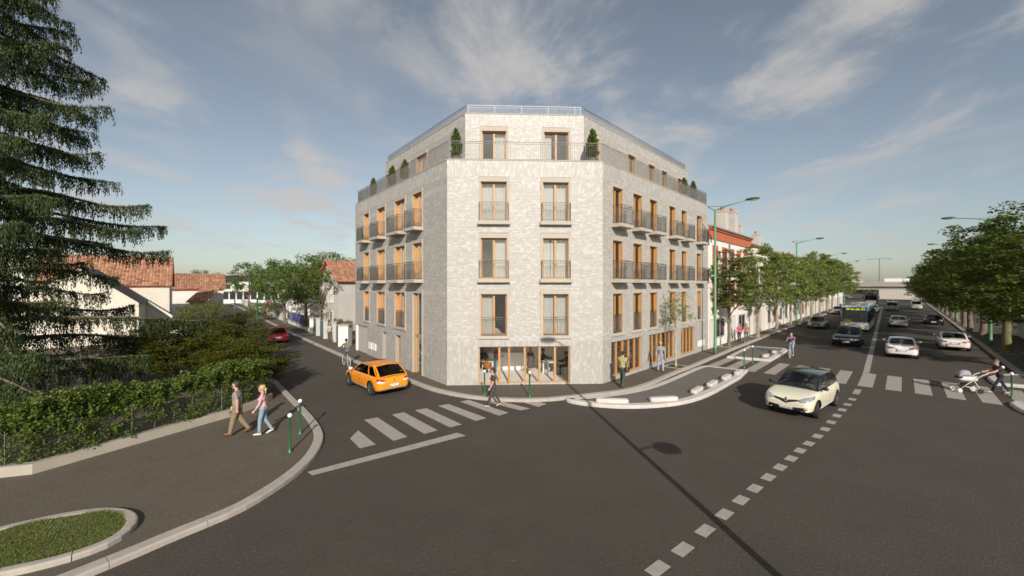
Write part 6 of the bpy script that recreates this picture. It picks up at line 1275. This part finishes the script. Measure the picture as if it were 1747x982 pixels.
    me = applied(o); bpy.data.objects.remove(o); n = len(me.polygons); C = np.zeros(n * 3, np.float32); me.polygons.foreach_get('center', C); C = C.reshape(-1, 3); best = np.full(n, 9.0); idx = np.zeros(n, np.int32)
    for a, b, r0, r1, t in parts:
        a_, d_ = np.array(a), np.array(b - a); L2 = max(1e-9, float(d_ @ d_)); tt = np.clip(((C - a_) @ d_) / L2, 0, 1); ds = np.linalg.norm(C - a_ - tt[:, None] * d_, axis=1) - (r0 + (r1 - r0) * tt); m = ds < best; best[m] = ds[m]; idx[m] = t
    me.materials.clear()
    for m in (top, legs, shoe or cloth('shoe', (.05, .035, .025)), skin): me.materials.append(m)
    me.polygons.foreach_set('material_index', idx); me.polygons.foreach_set('use_smooth', np.ones(n, bool)); me.update()
    low = min(v.co.z for v in me.vertices); zz = z - low * S if not sit else (seatz - (hz - .10) * S)
    root = thing('person', label, 'person', (loc[0], loc[1], zz), heading - math.pi / 2, group); root.scale = (S, S, S); link('body', me, root)
    h = MB(); hc2 = hc + hu * .04 - f_ * .012
    def strand(a, b, r0, r1): capsule(h, a, b, r0, r1, 10, 4)
    if cap: strand(hc + hu * .075 - f_ * .02, hc + hu * .07 + f_ * .02, .085, .085); strand(hc + hu * .055 + f_ * .09 - sd * .03, hc + hu * .055 + f_ * .09 + sd * .03, .025, .025); strand(hc + hu * .02 - f_ * .045, hc - hu * .03 - f_ * .05, .062, .05)
    else:
        strand(hc2 + hu * .018 - f_ * .025, hc2 + hu * .022 + f_ * .012, .088, .082); strand(hc2 - f_ * .04, hc2 - f_ * .035 - hu * .07, .075, .055)
        for s in (-1, 1): strand(hc2 + sd * s * .055 - f_ * .01, hc2 + sd * s * .062 - f_ * .018 - hu * .03, .036, .030)
        if hairlen == 'pony': strand(hc - f_ * .095 + hu * .03, hc - f_ * .13 - hu * .02, .035, .04); strand(hc - f_ * .13 - hu * .02, hc - f_ * .115 - hu * .16, .04, .018)
        if hairlen == 'long':
            for s in (-1, 0, 1): strand(hc - f_ * .05 + sd * s * .06, hc - f_ * .055 + sd * s * .065 - hu * .2, .05, .035)
        if hairlen == 'bun': strand(hc - f_ * .09 + hu * .08, hc - f_ * .11 + hu * .08, .045, .04)
    ho = h.build('tmp', HAIRS[hair]); rm = ho.modifiers.new('r', 'REMESH'); rm.mode = 'VOXEL'; rm.voxel_size = .011; rm.use_smooth_shade = True; hm = applied(ho); bpy.data.objects.remove(ho); hm.materials.clear(); hm.materials.append(cap or HAIRS[hair]); link('cap' if cap else 'hair', hm, root)
    for s in (-1, 1): MB().sell(hc + f_ * .092 + sd * s * .031 + hu * .018, (.011, .008, .008), 1, 8, 6).build('eye', M_EYE, root, True)
    MB().sell(hc + f_ * .094 - hu * .052, (.02, .008, .008), 1, 8, 6).build('mouth', M_LIP, root, True)
    root['hands'] = [list(root.location + Matrix.Rotation(heading - math.pi / 2, 3, 'Z') @ (p * S)) for p in hands]
    return root
def face(px, py): return math.atan2(py, px)
P_BLK = cloth('black', (.022, .021, .023)); P_JEAN = cloth('jeans', (.22, .29, .36)); P_NAVY = cloth('navy', (.018, .018, .035)); P_GREY = cloth('grey', (.25, .24, .245)); P_KHAKI = cloth('khaki', (.22, .165, .10))
SH_BR = mat('brown_shoe', (.16, .055, .022), .4); SH_W = mat('white_shoe', (.60, .56, .50), .6); SH_N = mat('nude_shoe', (.52, .32, .22), .5)
# couple on the left pavement
x, y = G(405, 741, PAV); person('man in striped polo shirt and khaki trousers walking on the left pavement', (x, y), face(-.93, -.36), 1.84, stripes_mat(), 'short', P_KHAKI, SH_BR, 'brown', lt=(14, 3), rt=(-8, 26), la=(-14, 10, 14), ra=(10, 8, 14), turn=6, legk=1.18, z=PAV, bulk=1.17, voxel=.0105)
x, y = G(449, 741, PAV); person('blond woman in pink sweater and light jeans walking on the left pavement', (x, y), face(-.93, -.36), 1.70, cloth('pink', (.60, .33, .36)), 'three', P_JEAN, SH_W, 'blond', 'pony', lt=(12, 10), rt=(-6, 24), legk=1.06, la=(14, 8, 20), ra=(-18, 8, 14), female=True, z=PAV, voxel=.0105)
# woman on the zebra crossing
x, y = G(842, 694, 0); person('woman in dark red top and grey leggings crossing towards the left', (x, y), face(-.96, -.27), 1.68, cloth('maroon', (.085, .032, .040)), 'short', cloth('leggings', (.055, .053, .058)), SH_N, 'dark', 'bun', lt=(20, 4), rt=(-17, 12), la=(16, 6, 12), ra=(-8, 8, 14), female=True, nod=10, voxel=.0105)
# men on the pavement by the right facade
x, y = G(1062, 660, PAV); m1 = person('man in olive jacket with a bag walking away beside the shop windows', (x, y), face(.62, .78), 1.80, cloth('olive', (.34, .31, .15)), 'long', cloth('green_trousers', (.045, .060, .050)), SH_BR, 'dark', lt=(11, 4), rt=(-9, 12), legk=1.1, la=(12, 6, 18), ra=(-8, 10, 16), z=PAV, bulk=1.06, jacket=.012, nod=14, voxel=.0105)
x, y = G(1127, 634, PAV); person('man in grey hooded top and jeans facing the camera on the pavement', (x, y), face(-.35, -.93), 1.82, P_GREY, 'long', cloth('pale_jeans', (.30, .34, .42)), SH_BR, 'blond', lt=(6, 4), rt=(-4, 4), la=(6, 12, 30), ra=(8, 12, 34), z=PAV, jacket=.01, spread=5)
x, y = G(1261, 584, PAV); person('woman in pink top and dark trousers on the pavement beneath the layered tree', (x, y), face(-.6, -.8), 1.70, cloth('rose', (.50, .10, .17)), 'long', P_BLK, P_BLK, 'sandy', 'long', lt=(12, 4), rt=(-12, 10), female=True, z=PAV, voxel=.016, group='two women under the street trees')
x, y = G(1273, 584, PAV); person('woman in brown patterned top on the pavement beneath the layered tree', (x, y), face(-.6, -.8), 1.74, cloth('rust', (.30, .17, .11)), 'none', cloth('taupe', (.12, .10, .08)), SH_N, 'brown', 'long', lt=(-10, 8), rt=(12, 4), female=True, z=PAV, voxel=.016, group='two women under the street trees')
x, y = G(562.5, 584, PAV); person('person in pale shirt walking up the side street by the teal fence', (x, y), face(dL[0], dL[1]), 1.78, cloth('pale_shirt', (.42, .40, .33)), 'short', cloth('moss', (.10, .105, .08)), SH_BR, 'grey', lt=(16, 6), rt=(-14, 14), z=PAV, voxel=.016)
# woman with the pram
wx, wy = G(1706, 672, 0); wd_ = face(-.955, .30); pram_w = person('woman in cap and dark clothes pushing a pram over the crossing', (wx, wy), wd_, 1.70, cloth('plum', (.035, .025, .032)), 'short', P_NAVY, SH_N, 'dark', cap=cloth('cap', (.10, .085, .06)), lt=(30, 8), rt=(-24, 8), la=(42, 4, 28), ra=(42, 4, 28), female=True, lean=10, nod=6)
def bag(label, loc, rz, size, m, name='shoulder_bag', strap=True):
    o = thing(name, label, 'bag', loc, rz); MB().sell((0, 0, 0), size, .4, 14, 8).build('bag_body', m, o, True); MB().box(-size[0] * .92, size[0] * .92, size[1] * .92, size[1] * 1.08, -size[2] * .1, size[2] * .85).build('flap', m, o)
    if strap: MB().tube([(-size[0] * .8, 0, size[2] * .7), (-size[0] * .5, -.03, size[2] + .3), (.05, -.06, size[2] + .55), (size[0] * .5, -.03, size[2] + .3), (size[0] * .8, 0, size[2] * .7)], .014, 5).build('strap', m, o)
h_ = m1.matrix_basis @ Vector((.27, -.02, .86)); bag('brown shoulder bag at the hip of the man in the olive jacket', tuple(h_), face(.62, .78) , (.17, .06, .14), mat('brown_leather', (.075, .05, .035), .55))
# ---- bicycles with riders
def bicycle(label, x, y, h, col_, rear_white=True):
    o = thing('bicycle', label, 'bicycle', (x, y, 0), h, 'bicycles with riders'); r = .34; m = mat('bike_' + col_[0], col_[1], .4); tm = mat('bike_tyre', (.50, .48, .45), .7); B_, F_ = Vector((-.53, 0, r)), Vector((.53, 0, r))
    for c in (B_, F_):
        w_ = MB(); w_.tube([(c.x + r * math.cos(t), 0, r + r * math.sin(t)) for t in np.linspace(0, 2 * math.pi, 29)], .02, 6, False); wo = w_.build('wheel', tm, o, True); s_ = MB()
        for k in range(12): t = k * math.pi / 6; s_.bar((c.x, .015 * (-1) ** k, r), (c.x + r * math.cos(t), 0, r + r * math.sin(t)), .0035, 3)
        s_.lathe([(0, -.04), (.025, -.04), (.025, .04), (0, .04)], 8, (c.x, 0, r), 'y'); s_.build('spokes', M_RIM, wo)
    bb, st_, hd1, hd2 = (-.08, 0, .28), (-.24, 0, .82), (.36, 0, .85), (.40, 0, .70); f = MB()
    for a, b in ((bb, st_), (bb, hd2), (st_, hd1), (tuple(B_), bb), (tuple(B_), (-.22, 0, .76)), (hd1, hd2), (hd2, tuple(F_))): f.bar(a, b, .018, 6)
    f.bar(st_, (-.27, 0, .93), .015, 6); f.build('frame', m, o, True); g = MB(); g.bar(hd1, (.37, 0, 1.0), .015, 6); g.tube([(.22, -.28, 1.03), (.36, -.24, 1.05), (.40, 0, 1.02), (.36, .24, 1.05), (.22, .28, 1.03)], .014, 6); g.build('handlebar', M_BLK, o, True); MB().sell((-.29, 0, .96), (.14, .075, .035), .8).build('saddle', M_BLK, o, True); p = MB(); p.bar((-.08, -.02, .28), (.02, -.12, .14), .012); p.bar((-.08, .02, .28), (-.18, .12, .42), .012); p.box(-.03, .07, -.2, -.1, .13, .155); p.box(-.23, -.13, .1, .2, .41, .435); p.build('pedals', M_BLK, o); return o
for (px, py, d, lb, lb2, tp_m, lg_m, hr, pack) in ((1350, 609, (-dR[0], -dR[1]), 'bicycle ridden towards the camera beside the small island', 'cyclist in mauve sweater riding towards the camera', cloth('mauve', (.21, .15, .19)), P_JEAN, 'sandy', False), (591, 624, dL, 'bicycle with pale wheels ridden up the side street', 'cyclist with a backpack riding up the side street', cloth('slate', (.10, .105, .13)), cloth('slate_dk', (.12, .12, .14)), 'dark', True)):
    bx, by = G(px, py); h = math.atan2(d[1], d[0]); bicycle(lb, bx, by, h, ('pale', (.4, .4, .38))); rp = add2((bx, by), d, -.27)
    pr = person(lb2, rp, h, 1.76, tp_m, 'long', lg_m, SH_BR, hr, lt=(40, 62), rt=(68, 76), la=(58, 10, 14), ra=(58, 10, 14), lean=26, nod=10, sit=True, seatz=.955, voxel=.014, group='cyclists', ft=(10, 10))
    if pack: q = pr.matrix_basis @ Vector((0, -.02, 1.28)); bag('olive backpack on the back of the cyclist in the side street', tuple(q), h + math.pi / 2, (.15, .09, .22), cloth('khaki_bag', (.20, .18, .12)), 'backpack', False)
# ---- pram
def pram(x, y, h):
    o = thing('pram', 'pale grey pram pushed across the zebra crossing', 'pram', (x, y, 0), h); o.scale = (.88, .9, .95); fr = mat('pram_frame', (.58, .55, .48), .5); fab = cloth('pram_fabric', (.30, .28, .32)); drk = P_BLK
    b = MB(); b.sell((.05, 0, .72), (.44, .21, .13), .55, 18, 8); b.build('carrycot', fr, o, True); c = MB(); c.sell((.0, 0, .84), (.42, .19, .05), .6, 16, 6); c.build('cover', fab, o, True)
    hood = MB(); nn, mm = 10, 8; vs = []
    for i in range(nn + 1):
        t = math.pi * (.02 + .62 * i / nn)
        for j in range(mm + 1): s = -math.pi / 2 + math.pi * j / mm; vs.append((.16 + .34 * math.cos(t), .225 * math.sin(s), .80 + .36 * math.sin(t) * (.35 + .65 * math.cos(s))))
    hood.add(vs, [(i * (mm + 1) + j, i * (mm + 1) + j + 1, (i + 1) * (mm + 1) + j + 1, (i + 1) * (mm + 1) + j) for i in range(nn) for j in range(mm)]); ho = hood.build('hood', fab, o, True); md = ho.modifiers.new('t', 'SOLIDIFY'); md.thickness = .012
    rim = MB(); rim.tube([vs[nn * (mm + 1) + j] for j in range(mm + 1)], .016, 6); rim.build('hood_rim', fr, o, True); dk = MB(); dk.sell((.40, 0, .78), (.13, .2, .07), .6); dk.build('hood_base', drk, o, True)
    f = MB()
    for s in (-1, 1): f.tube([(.52, s * .24, .16), (.10, s * .24, .52), (-.45, s * .23, .92), (-.72, s * .22, 1.05)], .020, 6); f.tube([(-.38, s * .26, .16), (-.30, s * .25, .36), (-.12, s * .24, .62)], .020, 6); f.bar((-.38, s * .26, .18), (.30, s * .24, .34), .014, 5)
    f.tube([(-.72, -.22, 1.05), (-.74, 0, 1.06), (-.72, .22, 1.05)], .022, 6); f.bar((.52, -.26, .15), (.52, .26, .15), .012, 5); f.bar((-.38, -.28, .15), (-.38, .28, .15), .012, 5); f.build('frame', fr, o, True); MB().sell((.05, 0, .40), (.26, .17, .07), .6).build('basket', drk, o, True)
    for x_, r in ((.52, .11), (-.38, .13)):
        for s in (-1, 1): w_ = MB(); w_.lathe([(0, -.025), (r * .6, -.03), (r, -.022), (r, .022), (r * .6, .03), (0, .025)], 18, (x_, s * .28, r), 'y'); w_.build('wheel', fr if s < 0 or x_ > 0 else drk, o, True)
hp = Vector(pram_w['hands'][0]).lerp(Vector(pram_w['hands'][1]), .5); pd = Vector((math.cos(wd_), math.sin(wd_))); pp_ = hp.xy + pd * .66; pram(pp_.x, pp_.y, wd_)
# ---- inside the shop
fz = .155; gI = 'people inside the corner shop'
def inside_pt(px, y): return ((px - CX) / FPX * y, y)
person('woman in brown dress standing inside the shop behind the glass', inside_pt(905, 22.6), face(-.2, -1), 1.62, cloth('dress', (.10, .075, .06)), 'three', cloth('dress', (.10, .075, .06)), SH_N, 'sandy', 'long', skirt=True, female=True, z=fz, voxel=.015, group=gI, lt=(14, 4), rt=(-12, 10))
person('person in red T-shirt standing inside near the shop door', inside_pt(846, 23.2), face(.9, -.4), 1.68, cloth('red', (.32, .05, .045)), 'short', P_JEAN, SH_W, 'dark', z=fz, voxel=.015, group=gI, lt=(2, 2), rt=(-2, 2), la=(20, 6, 60), ra=(20, 6, 60), nod=20)
M_TABLE = mat('white_table', (.74, .72, .69), .45); M_ORNG = mat('orange_seat', (.45, .15, .035), .6)
def chair(label, x, y, rz, m, grp='chairs inside the corner shop'):
    o = thing('chair', label, 'chair', (x, y, fz), rz, grp); MB().sell((0, 0, .45), (.22, .22, .035), .5).build('seat', m, o, True); MB().sell((-.2, 0, .66), (.03, .21, .2), .6).build('backrest', m, o, True)
    for a in (-1, 1):
        for b in (-1, 1): MB().bar((a * .08, b * .08, .44), (a * .2, b * .2, .0), .012, 5).build('leg', M_TABLE, o)
def table(label, x, y, rz, l, w_):
    o = thing('table', label, 'table', (x, y, fz), rz, 'tables inside the corner shop'); beveled(MB().box(-l / 2, l / 2, -w_ / 2, w_ / 2, .71, .75).build('tabletop', M_TABLE, o), .006)
    for a in (-1, 1):
        for b in (-1, 1): MB().box(a * (l / 2 - .07) - .035, a * (l / 2 - .07) + .035, b * (w_ / 2 - .07) - .035, b * (w_ / 2 - .07) + .035, 0, .71).build('leg', M_TABLE, o)
tx, ty = inside_pt(946, 23.3); table('white table on the right inside the shop', tx, ty, R(20), 1.3, .75)
c1x, c1y = inside_pt(925, 24.0); chair('white chair at the left of the shop table', c1x, c1y, R(10), M_TABLE); person('person in black shirt sitting at the table inside the shop', (c1x, c1y), R(-10), 1.72, P_BLK, 'long', cloth('beige', (.40, .36, .30)), P_BLK, 'dark', sit=True, seatz=fz + .47, lt=(85, 82), rt=(85, 82), la=(50, 8, 30), ra=(50, 8, 30), voxel=.015, group=gI, skin=SKIND, lean=4)
c2x, c2y = inside_pt(968, 22.9); chair('white chair at the right of the shop table', c2x, c2y, R(170), M_TABLE); person('person in olive-brown clothes sitting at the right inside the shop', (c2x, c2y), R(170), 1.72, cloth('umber', (.045, .040, .030)), 'long', cloth('umber2', (.05, .047, .035)), P_BLK, 'dark', sit=True, seatz=fz + .47, lt=(85, 80), rt=(85, 84), la=(45, 8, 40), ra=(45, 8, 40), voxel=.015, group=gI, skin=SKIND, lean=6)
c3x, c3y = inside_pt(823, 24.3); chair('orange chair at the far left inside the shop', c3x, c3y, R(-40), M_ORNG); person('person in black jacket sitting at the far left inside the shop', (c3x, c3y), R(-60), 1.72, P_BLK, 'long', P_BLK, P_BLK, 'dark', sit=True, seatz=fz + .47, lt=(85, 82), rt=(85, 82), la=(40, 8, 50), ra=(40, 8, 50), voxel=.015, group=gI, skin=SKIND)
tx, ty = inside_pt(832, 23.5); table('white table at the left inside the shop', tx, ty, R(-20), 1.0, .7)
for px, yy, lb in ((834, 22.9, 'orange chair near the shop door'), (1075, 25.6, 'white chair behind the right shop windows')): q = inside_pt(px, yy); chair(lb, q[0], q[1], R(50), M_ORNG if px < 900 else M_TABLE)
cw = MB(); q = inside_pt(866, 24.75); co = thing('counter', 'low white counter at the back of the shop', 'counter', (q[0], q[1], fz)); MB().box(-1.2, 1.2, -.3, .3, 0, 1.0).build('counter_body', M_TABLE, co); MB().box(-1.25, 1.25, -.35, .35, 1.0, 1.04).build('worktop', M_TABLE, co)
for px, yy, lb in ((1085, 25.4, 'white table behind the first right shop window'), (1130, 29.3, 'white table behind the second right shop window')): q = inside_pt(px, yy); table(lb, q[0], q[1], aR, 1.2, .7)
sc.cycles.max_bounces = 8; sc.cycles.transparent_max_bounces = 12; sc.cycles.sample_clamp_indirect = 6
